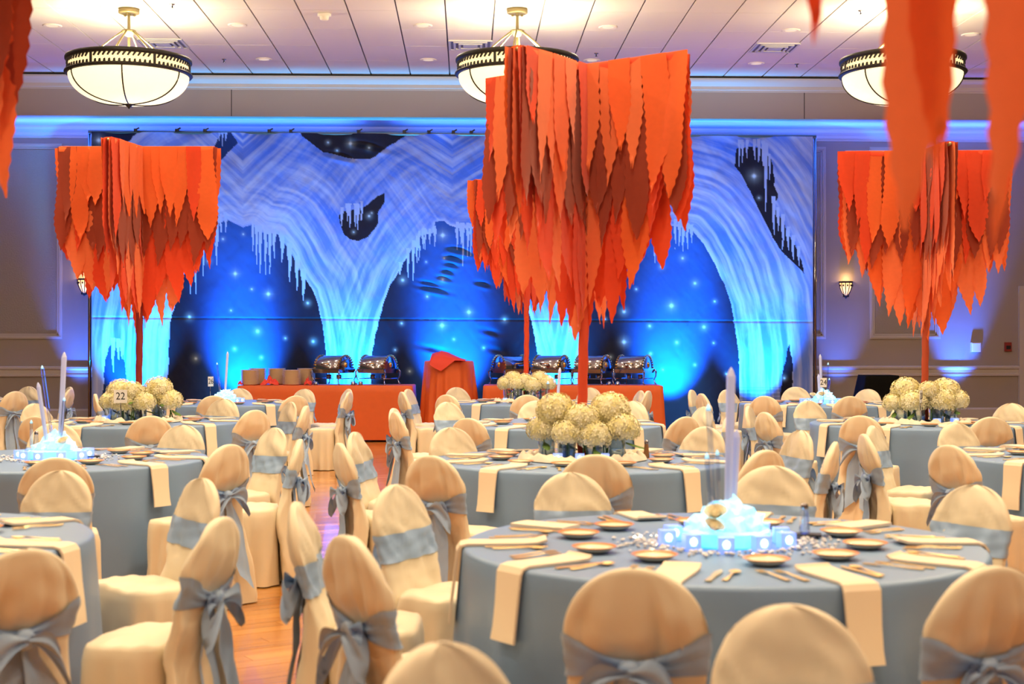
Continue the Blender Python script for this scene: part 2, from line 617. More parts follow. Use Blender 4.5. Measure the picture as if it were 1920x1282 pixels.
def backdrop():
    nx, ny = 901, 390
    px = np.linspace(172, 1524, nx)
    PXg = np.tile(px, (ny, 1))
    top = 246 + 9 * (px - 172) / 1352
    bot = 818.0
    tt = np.linspace(0, 1, ny)[:, None]
    PYg = top[None, :] * (1 - tt) + bot * tt
    X, Y = PXg, PYg
    L3 = [(312, 830), (313, 730), (315, 680), (317, 620), (322, 592), (333, 545), (345, 512), (356, 482), (377, 446), (398, 422), (425, 410), (440, 418), (455, 425), (472, 420), (489, 434), (521, 438), (535, 457), (547, 476), (558, 500), (572, 522), (588, 545), (599, 582), (608, 632), (613, 690), (613, 830)]
    L6 = [(696, 830), (696, 664), (709, 602), (718, 569), (732, 534), (751, 501), (770, 467), (788, 440), (812, 436), (816, 414), (833, 413), (842, 421), (856, 425), (893, 428), (918, 445), (945, 490), (975, 540), (994, 592), (1008, 661), (1008, 830)]
    L7 = [(1084, 830), (1084, 661), (1095, 600), (1110, 560), (1135, 520), (1165, 480), (1200, 440), (1225, 424), (1272, 423), (1298, 430), (1320, 457), (1336, 486), (1355, 526), (1371, 571), (1379, 622), (1385, 668), (1387, 716), (1387, 830)]
    O1 = [(160, 230), (256, 230), (256, 249), (240, 264), (226, 278), (205, 292), (160, 300)]
    O2 = [(399, 292), (404, 270), (411, 252), (433, 246), (446, 267), (422, 290), (404, 309), (398, 305)]
    O4 = [(558, 238), (566, 254), (605, 284), (620, 286), (655, 296), (690, 297), (705, 291), (735, 268), (764, 250), (768, 238)]
    O5 = [(636, 403), (637, 417), (645, 438), (657, 448), (671, 450), (690, 443), (702, 429), (709, 414), (709, 394), (720, 379), (721, 360), (704, 368), (692, 380), (680, 388), (657, 392), (640, 396)]
    O8 = [(1379, 312), (1380, 277), (1410, 273), (1436, 280), (1447, 300), (1451, 333), (1451, 347), (1458, 361), (1458, 373), (1451, 382), (1455, 394), (1465, 408), (1474, 431), (1482, 446), (1492, 460), (1497, 474), (1503, 490), (1508, 512), (1494, 497), (1480, 485), (1466, 470), (1452, 450), (1433, 413), (1410, 364), (1391, 328)]
    O9 = [(1480, 640), (1487, 690), (1484, 740), (1478, 830), (1462, 830), (1462, 755), (1466, 705)]
    O10 = [(190, 830), (191, 740), (196, 680), (204, 652), (214, 636), (226, 650), (235, 682), (239, 730), (240, 830)]
    O11 = [(1240, 240), (1284, 240), (1276, 292), (1240, 292)]
    hole = np.zeros(X.shape, bool)
    wob = (fbm(X / 14, Y / 14, 3) - .5) * 5
    for pl in (L3, L6, L7, O1, O2, O4, O5, O8, O9, O10, O11):
        hole |= inside(X + wob, Y + wob * .4, pl)
    ic = [(351, 482, 532, 4), (357, 478, 552, 5), (367, 465, 562, 6), (372, 460, 505, 4), (381, 438, 518, 6), (392, 425, 476, 6), (406, 415, 498, 8), (414, 408, 446, 4), (423, 404, 438, 5),
          (474, 415, 478, 5), (481, 422, 496, 5), (488, 430, 513, 6), (498, 430, 518, 6), (506, 432, 514, 6), (514, 435, 484, 6), (529, 440, 497, 8), (543, 462, 528, 8), (557, 485, 544, 8), (569, 510, 567, 8),
          (641, 396, 430, 5), (651, 388, 416, 4), (656, 388, 426, 5), (666, 388, 427, 5), (671, 388, 437, 5), (678, 384, 422, 4),
          (411, 244, 266, 4), (417, 244, 276, 4), (424, 242, 269, 4),
          (750, 498, 518, 5), (765, 472, 520, 5), (775, 458, 530, 6), (782, 448, 502, 5), (786, 440, 498, 4), (793, 434, 470, 4), (797, 434, 468, 4), (806, 436, 463, 4), (815, 430, 468, 5), (857, 422, 470, 5), (864, 424, 460, 4), (868, 424, 512, 5), (877, 424, 494, 5), (883, 425, 485, 4), (890, 426, 484, 4),
          (1228, 420, 503, 5), (1238, 420, 490, 5), (1246, 420, 470, 4), (1266, 418, 467, 4), (1274, 418, 464, 5), (1281, 418, 481, 6), (1289, 424, 466, 5), (1297, 428, 458, 5),
          (1386, 268, 318, 4), (1392, 268, 308, 5), (1401, 268, 298, 4), (1415, 268, 302, 5), (1423, 268, 310, 5), (1431, 270, 317, 6), (1436, 275, 410, 7), (1443, 295, 345, 4), (1451, 375, 450, 6), (1459, 395, 440, 5), (1468, 408, 475, 6), (1478, 432, 474, 6), (1487, 448, 489, 6), (1498, 468, 498, 5),
          (212, 640, 697, 7), (222, 642, 680, 6), (228, 645, 676, 5)]
    icem = np.zeros(X.shape, bool)
    for x, y0, y1, w in ic:
        t = np.clip((Y - y0) / (y1 - y0), 0, 1)
        wv = .62 * w * (1 - t) ** .95 * (1 + .05 * np.sin(Y * .3 + x))
        icem |= (np.abs(X - x - .6 * np.sin(Y * .15 + x)) < wv) & (Y > y0 - 8) & (Y < y1)
    ice = ~hole | icem
    # flow of the painted ice: bands that run with the openings
    d3, d6, d7 = dist_line(X, Y, L3), dist_line(X, Y, L6), dist_line(X, Y, L7)
    nA = fbm(X / 60, Y / 60, 3)

    def streak(c, along, f, seed):
        return fbm(c / f + seed + 1.2 * nA, along / 150 + seed * 3, 4)
    s3, s6, s7 = streak(d3, Y + X, 6.5, 3.), streak(d6, Y - X, 6.5, 9.), streak(d7, Y + X, 7.0, 21.)
    w3, w6, w7 = 1 / (d3 + 12) ** 2, 1 / (d6 + 12) ** 2, 1 / (d7 + 12) ** 2
    s = (s3 * w3 + s6 * w6 + s7 * w7) / (w3 + w6 + w7)
    # chevrons of the two crowns and the crossing diagonals between them
    ch1 = streak(Y + .95 * np.abs(X - 455), X, 7, 40.)
    k1 = np.exp(-((X - 455) / 110) ** 2) * np.clip((440 - Y) / 130, 0, 1)
    ch2 = streak(Y + .62 * np.abs(X - 848), X, 6, 50.)
    k2 = np.exp(-((X - 850) / 95) ** 2) * np.clip((440 - Y) / 120, 0, 1)
    cr = .5 * streak(Y - 1.55 * X, X, 8, 60.) + .5 * streak(Y + 1.05 * X, X, 8, 70.)
    k3 = np.exp(-((X - 770) / 70) ** 2) * np.clip((520 - Y) / 100, 0, 1) * np.clip((Y - 290) / 60, 0, 1)
    for k, c in ((k1, ch1), (k2, ch2), (k3 * .9, cr)):
        s = s * (1 - k) + c * k
    big = fbm(X / 130 + 5, Y / 90 + 2, 3)
    s = np.clip((s - .34) / .34, 0, 1)
    big = np.clip((big - .3) / .4, 0, 1)
    lite, mid, tan = np.array([.47, .54, .92]), np.array([.07, .18, .80]), np.array([.40, .36, .50])
    k = np.clip(.78 * s + .30 * big, 0, 1)[..., None]
    C_ice = mid * (1 - k) + lite * k
    tk = (np.clip((streak(Y + .62 * np.abs(X - 848), X, 9, 80.) - .55) * 5, 0, 1) * k2)[..., None] * .8
    C_ice = C_ice * (1 - tk) + tan * tk
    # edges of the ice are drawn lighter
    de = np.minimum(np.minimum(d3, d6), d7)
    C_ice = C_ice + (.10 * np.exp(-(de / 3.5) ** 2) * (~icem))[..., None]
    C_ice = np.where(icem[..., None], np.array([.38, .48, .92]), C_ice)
    # stone foot of the pillars
    foot = (Y > 724) & (((X > 1384) & (X < 1466)) | ((X > 608) & (X < 700)) | ((X > 240) & (X < 328)) | ((X > 1004) & (X < 1088)))
    C_ice = np.where(foot[..., None], C_ice * (.62 + .25 * (np.sin(Y * .9) > 0))[..., None], C_ice)
    # night sky of the openings: navy print, uplight glow bands painted into its colour
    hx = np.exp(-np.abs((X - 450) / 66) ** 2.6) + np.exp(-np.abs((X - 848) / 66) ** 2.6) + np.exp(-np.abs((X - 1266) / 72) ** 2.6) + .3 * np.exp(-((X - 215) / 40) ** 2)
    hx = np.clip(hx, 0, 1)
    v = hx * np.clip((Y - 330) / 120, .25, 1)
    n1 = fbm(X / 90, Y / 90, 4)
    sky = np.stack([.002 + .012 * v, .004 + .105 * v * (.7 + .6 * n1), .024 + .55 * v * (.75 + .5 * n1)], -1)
    stars = [(441, 512, 4), (391, 488, 3.2), (503, 550, 4.2), (472, 541, 2), (355, 593, 3.6), (433, 581, 1.8), (483, 620, 3.8), (367, 671, 3.6), (440, 653, 2.4), (577, 567, 3), (587, 639, 3.2), (535, 633, 2), (490, 669, 2), (418, 447, 2.2), (456, 438, 2),
             (185, 262, 5), (615, 266, 2.4), (657, 268, 4), (692, 276, 2.6), (632, 281, 2), (692, 404, 3), (663, 434, 2), (697, 398, 1.5), (830, 440, 5), (755, 524, 3.6), (830, 523, 3.2), (801, 555, 2.6), (829, 609, 4.2), (879, 584, 4), (851, 635, 1.8), (753, 605, 2.4), (741, 655, 2), (768, 695, 2.6), (907, 651, 2), (946, 598, 3), (833, 483, 2), (799, 490, 1.6),
             (1259, 572, 5), (1303, 530, 3.6), (1240, 499, 3), (1280, 483, 3.2), (1340, 564, 2.2), (1193, 541, 2), (1170, 583, 3.8), (1170, 640, 4.6), (1218, 610, 2.6), (1320, 612, 3.6), (1269, 641, 2.6), (1220, 662, 1.8), (1303, 683, 1.8), (1338, 642, 1.8), (1243, 692, 1.5), (1134, 597, 2), (1145, 668, 2.4), (1362, 700, 2),
             (1414, 329, 5.5), (1423, 370, 2), (1471, 708, 2.6), (232, 745, 2)]
    glow = np.zeros(X.shape)
    for x, y, r in stars:
        d = np.hypot(X - x, Y - y)
        glow += 1.0 * np.exp(-(d / (r * .62)) ** 2) + .22 * np.exp(-(d / (r * 2.1)) ** 2)
        if r >= 4:
            glow += .5 * np.exp(-np.abs(X - x) / 1.0) * np.exp(-np.abs(Y - y) / 4) + .4 * np.exp(-np.abs(Y - y) / 1.0) * np.exp(-np.abs(X - x) / 4)
    glow = np.clip(glow, 0, 1)[..., None]
    sky = sky * (1 - glow) + np.array([.55, .75, .98]) * glow
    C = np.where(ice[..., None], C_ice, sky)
    # cloth geometry: hangs from the pipe, with wrinkles, puckers and a sewn seam
    wr = .022 * (fbm(X / 55 + 9, Y / 70, 3) - .5) + .010 * (fbm((X + .5 * Y) / 16, (Y - .5 * X) / 26, 3) - .5) + .006 * (fbm((X - .8 * Y) / 10 + 4, (Y + .8 * X) / 40, 2) - .5)
    for x, y, a, w, h in ((812, 540, .05, 24, 4), (806, 530, .045, 18, 3.5), (862, 468, .05, 18, 4), (850, 483, .045, 14, 3.5), (846, 495, .04, 10, 3), (838, 508, .035, 10, 3), (832, 520, .035, 12, 3), (640, 290, .03, 22, 5), (690, 270, .03, 30, 5), (812, 652, .035, 30, 5), (905, 530, .03, 14, 4), (920, 620, .03, 18, 5), (930, 655, .03, 16, 5)):
        rot = .25 * (Y - y + .3 * (X - x))
        a = a * .7
        wr = wr - a * np.exp(-((X - x) / w) ** 2) * np.exp(-((Y - y - .22 * (X - x)) / h) ** 2) + .6 * a * np.exp(-((X - x) / w) ** 2) * np.exp(-((Y - y - 2 * h - .22 * (X - x)) / h) ** 2)
    wr = wr - .010 * np.exp(-((Y - (594 + .006 * (X - 172))) / 1.6) ** 2)
    wr = wr + .02 * np.sin(X / 21.) * np.exp(-(Y - top[None, :]) / 14)
    dxr = (PXg - 960) / F
    t = BY / (-dxr * SP + CP)
    V = np.stack([(dxr * CP + SP) * t, BY - wr, np.maximum(CAMZ + (HZ - PYg) / F * t, .01)], -1).reshape(-1, 3)
    idx = np.arange(nx * ny).reshape(ny, nx)
    q = np.stack([idx[:-1, :-1], idx[1:, :-1], idx[1:, 1:], idx[:-1, 1:]], -1).reshape(-1, 4)
    me = bpy.data.meshes.new('backdrop_cloth')
    me.vertices.add(nx * ny)
    me.vertices.foreach_set('co', V.astype(np.float32).ravel())
    me.loops.add(q.size)
    me.loops.foreach_set('vertex_index', q.astype(np.int32).ravel())
    me.polygons.add(len(q))
    me.polygons.foreach_set('loop_start', (np.arange(len(q)) * 4).astype(np.int32))
    me.polygons.foreach_set('use_smooth', np.ones(len(q), bool))
    me.update(calc_edges=True)
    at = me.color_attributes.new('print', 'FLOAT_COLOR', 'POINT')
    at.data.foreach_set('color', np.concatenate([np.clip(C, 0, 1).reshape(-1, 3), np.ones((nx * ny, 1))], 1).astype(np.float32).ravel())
    m = bpy.data.materials.new('printed_cloth')
    m.use_nodes = True
    b = m.node_tree.nodes['Principled BSDF']
    b.inputs['Roughness'].default_value = .6
    b.inputs['Specular IOR Level'].default_value = .25
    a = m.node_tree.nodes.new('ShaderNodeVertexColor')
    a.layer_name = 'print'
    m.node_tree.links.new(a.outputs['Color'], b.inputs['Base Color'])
    me.materials.append(m)
    e = empty('stage_backdrop', (P(848, 700, BY).x, BY, 0), label='huge printed backdrop of blue ice arches, icicles and starry night', cat='backdrop')
    inv = Matrix.Translation(-e.location)
    me.transform(inv)
    ob('cloth', me, e)
    a_, b_ = P(166, 246, BY + .03), P(1530, 255, BY + .03)
    g = G().tube([a_ - e.location, b_ - e.location], .03, 10)
    ob('pipe', g.me('pipe', mat('grey_pipe', (.22, .21, .2), .4, .5)), e)
    for x in (168, 1528):
        q = P(x, 247 if x < 500 else 254, BY + .06)
        ob('upright', G().tube([(q.x - e.location.x, .06, .0), (q.x - e.location.x, .06, q.z)], .025, 10).me('upright', M_STEEL), e)
    cl = G().box((0, 0, 0), (.05, .07, .05)).box((.035, -.01, .03), (.05, .03, .02), ry=-.5).me('clamp', M_BLACK, False)
    for px in (254, 332, 384, 545, 505, 672, 758, 804, 850, 884):
        q = P(px, 243 + .006 * (px - 172), BY)
        ob('clamp', cl, e, Vector((q.x, BY - .0, q.z)) - e.location, rng.uniform(-.4, .4))


backdrop()

# ---------------------------------------------------------------- bowl chandeliers


def chandelier():
    # local origin: ceiling plane, hanging down
    e = empty('bowl_chandelier')
    ob('canopy', G().lathe([(.0, 0), (.125, 0), (.13, -.02), (.13, -.05), (.11, -.06), (.0, -.06)], 32).me('canopy', M_NICKEL), e)
    g = G()
    for a in (.4, 2.4, 4.5):
        g.lathe([(.0, -.085), (.016, -.08), (.016, -.055)], 8, (.07 * cos(a), .07 * sin(a), 0))
    ob('screw', g.me('screw', M_NICKEL), e, kind='stuff')
    ob('stem', G().lathe([(.018, -.05), (.018, -.30), (.018, -.62)], 12).me('stem', M_NICKEL), e)
    ob('hub', G().lathe([(.02, -.26), (.085, -.265), (.09, -.28), (.06, -.30), (.05, -.33), (.02, -.35)], 20).me('hub', M_NICKEL), e)
    for k in range(6):
        a = k * PI / 3 + .25
        pts = []
        for t in np.linspace(0, 1, 7):
            r = .07 + .55 * t
            z = -.275 - .52 * t + .03 * sin(t * PI)
            pts.append((r * cos(a), r * sin(a), z))
        ob('arm', G().tube(pts, .011, 8).me('arm', M_NICKEL), e)
    R = .755
    ob('upper_ring', G().lathe([(R - .05, -0.620), (R + .01, -0.615), (R + .016, -0.630), (R + .016, -0.655), (R, -0.670), (R - .05, -0.670)], 72).me('upper_ring', M_BLACK), e)
    ob('lower_ring', G().lathe([(R - .06, -0.790), (R + .0, -0.790), (R + .022, -0.800), (R + .025, -0.815), (R + .012, -0.830), (R - .03, -0.835)], 72).me('lower_ring', M_BLACK), e)
    ob('glow_band', G().lathe([(R - .03, -0.665), (R - .03, -0.800)], 72).me('glow_band', M_BANDGLOW), e)
    g = G()
    n = 78
    for k in range(n):
        a = 2 * PI * k / n
        if k % 13 == 0:
            g.box(((R - .008) * cos(a), (R - .008) * sin(a), -0.730), (.014, .03, .13), a)
            continue
        for z, h, t in ((-0.687, .052, .75), (-0.777, .042, .5)):
            c = Matrix.Rotation(a, 3, 'Z') @ Vector((R - .012, 0, z))
            vs = []
            for (u, v) in ((-.5, -.5), (.1, -.62), (.5, .5), (-.5, .5)) if z > -.75 else ((-.5, -.5), (.5, -.5), (.35, .62), (-.25, .5)):
                for d in (0, .012):
                    p = Matrix.Rotation(a, 3, 'Z') @ Vector((R - .014 + d, u * .034 + (v * .028 if z > -.75 else 0), z + v * h))
                    vs.append(p)
            g.add(vs, [(0, 2, 4, 6), (1, 7, 5, 3), (0, 1, 3, 2), (2, 3, 5, 4), (4, 5, 7, 6), (6, 7, 1, 0)])
    ob('fretwork', g.me('fretwork', M_BLACK, False), e, kind='stuff')
    prof = [((R - .02) * cos(t) ** .8 if t < PI / 2 else 0.0, -.825 - .36 * sin(t)) for t in np.linspace(0, PI / 2, 16)]
    ob('bowl', G().lathe(prof, 64).me('bowl', M_BOWL), e)
    for k in range(6):
        a = k * PI / 3 + PI / 6
        pts = [((r + .006) * cos(a), (r + .006) * sin(a), z - .003) for r, z in prof]
        ob('rib', G().tube(pts, .009, 6).me('rib', M_BLACK), e)
    ob('finial', G().lathe([(.0, -1.17), (.055, -1.18), (.05, -1.195), (.02, -1.22), (.012, -1.235), (.0, -1.245)], 16).me('finial', M_BLACK), e)
    return e


ch0 = chandelier()
lab = ['lit bowl chandelier at the left, unobstructed, with black fretwork rim',
       'lit bowl chandelier in the middle, partly behind the tall orange felt tree',
       'lit bowl chandelier at the right, behind blurred hanging felt strips']
for i, c in enumerate(CHAND):
    o = ch0 if i == 0 else copy_tree(ch0)
    o.location = (c.x, c.y, CEIL)
    o.rotation_euler = (0, 0, .12)
    tag(o, lab[i], 'chandelier', 'bowl chandeliers')

# ---------------------------------------------------------------- ceiling fittings


def at_ceiling(px, py):
    Z = (CEIL - CAMZ) * F / (HZ - py)
    return W((px - 960) / F * Z, Z, CEIL)


can0 = empty('recessed_downlight')
ob('trim_ring', G().lathe([(.075, -.004), (.11, -.012), (.125, -.004), (.125, .004)], 28).me('trim_ring', M_WHITE), can0)
ob('reflector', G().lathe([(.11, .002), (.06, -.003), (.0, -.003)], 24).me('reflector', M_CANGLOW), can0)
cans = [(98, 47), (445, 46), (793, 47), (1140, 50), (1483, 56), (1820, 64), (495, 110), (803, 111), (1110, 112), (1418, 118)]
ords = ['leftmost in the nearer row', 'second from left in the nearer row', 'third from left in the nearer row', 'third from right in the nearer row', 'second from right in the nearer row', 'rightmost in the nearer row',
        'leftmost in the farther row', 'left of the middle chandelier in the farther row', 'right of the middle chandelier in the farther row', 'rightmost in the farther row']
for i, (px, py) in enumerate(cans):
    o = can0 if i == 0 else copy_tree(can0)
    o.location = at_ceiling(px, py)
    tag(o, 'round recessed ceiling downlight, ' + ords[i], 'ceiling light', 'recessed downlights')
vent0 = empty('ceiling_vent')
g = G()
for s_, z in ((.58, -.004), (.44, -.012), (.30, -.02)):
    for sx, sy, dx, dy in ((0, 1, s_, .03), (0, -1, s_, .03), (1, 0, .03, s_), (-1, 0, .03, s_)):
        g.box((sx * s_ / 2, sy * s_ / 2, z), (dx, dy, .02))
ob('louvre', g.me('louvre', M_VENT, False), vent0)
ob('core', G().box((0, 0, -.02), (.2, .2, .015)).me('core', M_VENT, False), vent0)
ob('backing', G().box((0, 0, .0), (.56, .56, .004)).me('backing', mat('vent_shadow', (.18, .18, .24), .6), False), vent0)
for i, (px, py) in enumerate(((307, 80), (882, 83), (1452, 88))):
    o = vent0 if i == 0 else copy_tree(vent0)
    o.location = at_ceiling(px, py) + Vector((0, 0, -.002))
    tag(o, 'square metal ceiling air vent, ' + ('beside the left chandelier', 'left of the middle chandelier', 'right of the tall orange tree')[i], 'vent', 'ceiling vents')
o = empty('smoke_detector', at_ceiling(608, 25))
tag(o, 'white round smoke detector hanging from the ceiling tiles', 'smoke detector')
ob('base', G().lathe([(0, 0), (.085, 0), (.085, -.03), (.0, -.03)], 20).me('base', M_WHITE), o)
ob('head', G().lathe([(.06, -.03), (.055, -.07), (.04, -.085), (0, -.085)], 20).me('head', M_WHITE), o)
sp0 = empty('sprinkler_head')
ob('body', G().lathe([(0, 0), (.035, 0), (.03, -.008), (.01, -.012), (.01, -.045), (0, -.045)], 12).me('body', M_STEEL), sp0)
ob('deflector', G().lathe([(0, -.045), (.024, -.047), (0, -.05)], 12).me('deflector', M_STEEL), sp0)
for i, (px, py) in enumerate(((33, 111), (420, 110), (323, 7), (1118, 99), (1494, 119), (1614, 19))):
    o = sp0 if i == 0 else copy_tree(sp0)
    o.location = at_ceiling(px, py)
    tag(o, 'small metal sprinkler head on the ceiling, ' + ('at the far left', 'right of the left chandelier', 'above the left chandelier', 'above the tall orange tree', 'near the right vent', 'above the right chandelier')[i], 'sprinkler', 'ceiling sprinklers')

# wall fittings


def sconce():
    e = empty('wall_sconce')   # origin on the wall at mid height, wall normal -Y
    a0, a1 = PI, 2 * PI
    prof = [(.105 * (1 - ((.12 - z) / .25) ** 2.2 * .96), z) for z in np.linspace(.12, -.12, 10)]
    ob('shade', G().lathe(prof, 20, a0=a0, a1=a1).me('shade', M_SCONCE), e)
    ob('top_band', G().lathe([(.115, .13), (.118, .115), (.112, .10)], 20, a0=a0, a1=a1).me('top_band', M_BLACK), e)
    for k in range(6):
        a = PI + PI * k / 5
        ob('rib', G().tube([((r + .004) * cos(a), (r + .004) * sin(a), z) for r, z in prof], .007, 6).me('rib', M_BLACK), e)
    g = G()
    for k in range(5):
        a = PI + PI * (k + .5) / 5
        g.box((.108 * cos(a), .108 * sin(a), .06), (.02, .02, .03), a)
    ob('scrollwork', g.me('scrollwork', M_BLACK, False), e, kind='stuff')
    ob('tip', G().lathe([(.03, -.105), (.025, -.125), (.012, -.15), (0, -.16)], 12, a0=a0, a1=a1).me('tip', M_BLACK), e)
    ob('back_plate', G().box((0, -.004, -.01), (.10, .008, .24)).me('back_plate', M_BLACK, False), e)
    return e


sc0 = sconce()
for i, (px, py) in enumerate(((158, 536), (1586, 541), (1809, 541))):
    o = sc0 if i == 0 else copy_tree(sc0)
    o.location = P(px, py, WY - .002)
    tag(o, 'lit half cone wall sconce ' + ('behind the orange tree of table 22', 'just right of the backdrop', 'mostly hidden behind the right orange tree')[i], 'wall lamp', 'wall sconces')
    q = P(px, py, WY)
    lamp('sconce_lamp', 'POINT', (q.x, WY - .10, q.z + .17), 2.2, (1.0, .6, .25), shadow_soft_size=.04)
q = P(1828, 650, WY)
o = empty('wall_speaker_box', q)
tag(o, 'small square white box on the wall right of the orange tree', 'wall box')
ob('housing', G().box((0, -.03, 0), (.155, .06, .155)).me('housing', M_WHITE, False), o)
ob('cover', G().box((0, -.063, 0), (.13, .006, .13)).me('cover', M_WHITE, False), o)
q = P(1889, 649, WY)
o = empty('fire_alarm_pull', q)
tag(o, 'small dark red fire alarm pull on the wall beside the door', 'fire alarm')
ob('housing', G().box((0, -.02, 0), (.11, .04, .15)).me('housing', M_FIRE, False), o)
ob('lever', G().box((0, -.046, -.01), (.07, .012, .06)).me('lever', M_BLACK, False), o)

# ---------------------------------------------------------------- tables
TZ = .757
T = dict(A=(.737, 5.04), B=(.43, 8.64), C=(-2.79, 8.7), D=(-3.34, 12.74), E=(-3.35, 16.7), F=(.40, 12.4), G=(.15, 16.9),
         H=(3.56, 16.5), I=(3.55, 12.5), J=(3.70, 8.9), K=(-2.45, 5.1), L=(-6.9, 17.4))
TNAME = dict(A='front right table', B='tall tree table', C='left crystal table', D='left flower table', E='plate buffet table', F='middle crystal table',
             G='buffet flower table', H='right crystal table', I='right flower table', J='right edge table', K='front left table', L='far left edge table')
TLOOK = dict(A='nearest right, with a large glowing crystal centrepiece', B='in the middle, under the tallest orange felt tree', C='at left, with a glowing crystal centrepiece', D='with flowers and card 22, under the left orange tree',
             E='far left beside the plate buffet, with crystal rods', F='behind the tall tree, with crystal rods', G='far middle, with flowers in front of the buffet', H='far right, with crystals and card 24',
             I='at right, with flowers and card 20', J='cut off by the right frame edge', K='nearest left, cut off by the frame', L='farthest left, against the wall')
TW = {k: W(*v) for k, v in T.items()}


def cloth_mesh(seed, R=.915, folds=13, height=TZ, hem=.012, name='tablecloth', m=None, nseg=176, rows=16, amp=.046):
    r_ = random.Random(seed)
    ph = [r_.uniform(0, 6.28) for _ in range(5)]
    g = G()
    rings = []
    for r in (.02, .3, .6, .8, .89):
        rings.append([(r * R / .915 * cos(2 * PI * k / nseg), r * R / .915 * sin(2 * PI * k / nseg), height) for k in range(nseg)])
    for a in (20, 50, 80):
        rr, zz = R - .018 + .018 * sin(math.radians(a)), height - .018 * (1 - cos(math.radians(a)))
        rings.append([(rr * cos(2 * PI * k / nseg), rr * sin(2 * PI * k / nseg), zz) for k in range(nseg)])
    for i in range(1, rows + 1):
        t = i / rows
        z = (height - .02) * (1 - t) + .008 * t
        ring = []
        for k in range(nseg):
            a = 2 * PI * k / nseg
            f = .62 * sin(folds * a + ph[0] + 1.1 * sin(2 * a + ph[1])) + .38 * sin((folds + 6) * a + ph[2]) + .25 * sin(5 * a + ph[3])
            f = f if f < 0 else f ** .8 * 1.1
            rr = R + hem * t ** 1.2 + amp * t ** .85 * f
            ring.append((rr * cos(a), rr * sin(a), z))
        rings.append(ring)
    g.loft(rings, True, True, False)
    return g.me(name, m or M_CLOTH)


CLOTHS = [cloth_mesh(s, folds=f) for s, f in ((1, 13), (2, 12), (3, 14))]
me_top = G().lathe([(.0, .715), (.90, .715), (.90, .75), (.0, .75)], 40).me('tabletop', mat('plywood', (.45, .30, .16), .6), False)
me_ped = G().lathe([(.30, .0), (.30, .02), (.05, .05), (.05, .70), (.2, .715)], 16).me('pedestal', M_BLACK)
for i, (k, p) in enumerate(TW.items()):
    e = empty('banquet_table', (p.x, p.y, 0), rng.uniform(0, 6), label='round table in grey-blue cloth, ' + TLOOK[k], cat='table', group='round banquet tables')
    ob('tablecloth', CLOTHS[i % 3], e)
    ob('tabletop', me_top, e)
    ob('pedestal', me_ped, e)

# ---------------------------------------------------------------- covered chairs


def back_shape(seed):
    r_ = random.Random(seed)
    p = [r_.uniform(0, 6.28) for _ in range(8)]
    skew = r_.uniform(-.02, .02)

    def f(z, th):
        """surface point of the covered back: th 0..2pi, front is +y"""
        c, s = cos(th), sin(th)
        H = .89
        if z > .70:
            u = (z - .70) / (H - .70)
            w = .187 * max(0., 1 - u ** 2.1) ** .5
        elif z > .60:
            w = .178 + .008 * (z - .60) / .10
        else:
            w = .178 + .062 * smooth01(.60, .0, z)
        if z > .55:
            t = .027 - .008 * smooth01(.82, .89, z)
        else:
            t = .034 + .02 * smooth01(.55, 0, z)
        t *= min(1., (w / .075)) ** .6
        x = w * math.copysign(abs(c) ** .75, c)
        y = t * math.copysign(abs(s) ** .8, s)
        yc = -.225 - .235 * max(z - .42, 0) - .055 * smooth01(.50, .0, z)
        xx = x / max(w, .02)
        if s < 0:     # rear: gathered folds above the sash, long folds below
            bag = smooth01(.62, .72, z) * smooth01(.89, .76, z)
            y -= .009 * bag * (-s)
            fo = sin(7.5 * xx + p[0] + .8 * sin(3 * xx + p[1]))
            y += .014 * (1 - 2 * abs(fo) ** .6) * bag * (1 - abs(xx) ** 4) * (.5 + .5 * smooth01(.84, .70, z))
            lo = smooth01(.60, .40, z)
            y += .024 * sin(6.5 * xx + p[2] + .6 * sin(2 * xx + p[3])) * lo - .012 * lo
            y += .012 * nz(xx * 2.4 + p[4] + z * 5, z * 11 - xx, p[5]) * smooth01(.87, .74, z)
        else:         # front: slack cloth with diagonal drag lines
            y += .018 * nz(xx * 1.5 + z * 4 + p[6], z * 9 - xx * 2.2, p[7]) + .009 * (1 - 2.4 * abs(nz(xx * 1.3 + z * 5 + p[4], z * 15 - xx * 3.4, p[5]))) * smooth01(.87, .76, z) * smooth01(.5, .6, z) * smooth01(.45, .6, z) * smooth01(.88, .76, z)
            y += .007 * sin(9 * xx + p[0]) * smooth01(.72, .62, z) * smooth01(.5, .6, z)
        sd = smooth01(.62, .70, z) * smooth01(.80, .70, z)
        x += .006 * sd * math.copysign(1, c) * abs(c) ** 2 * (1 + .8 * sin(p[1]))
        return Vector((x + skew * (z - .45), y + yc, z))
    return f


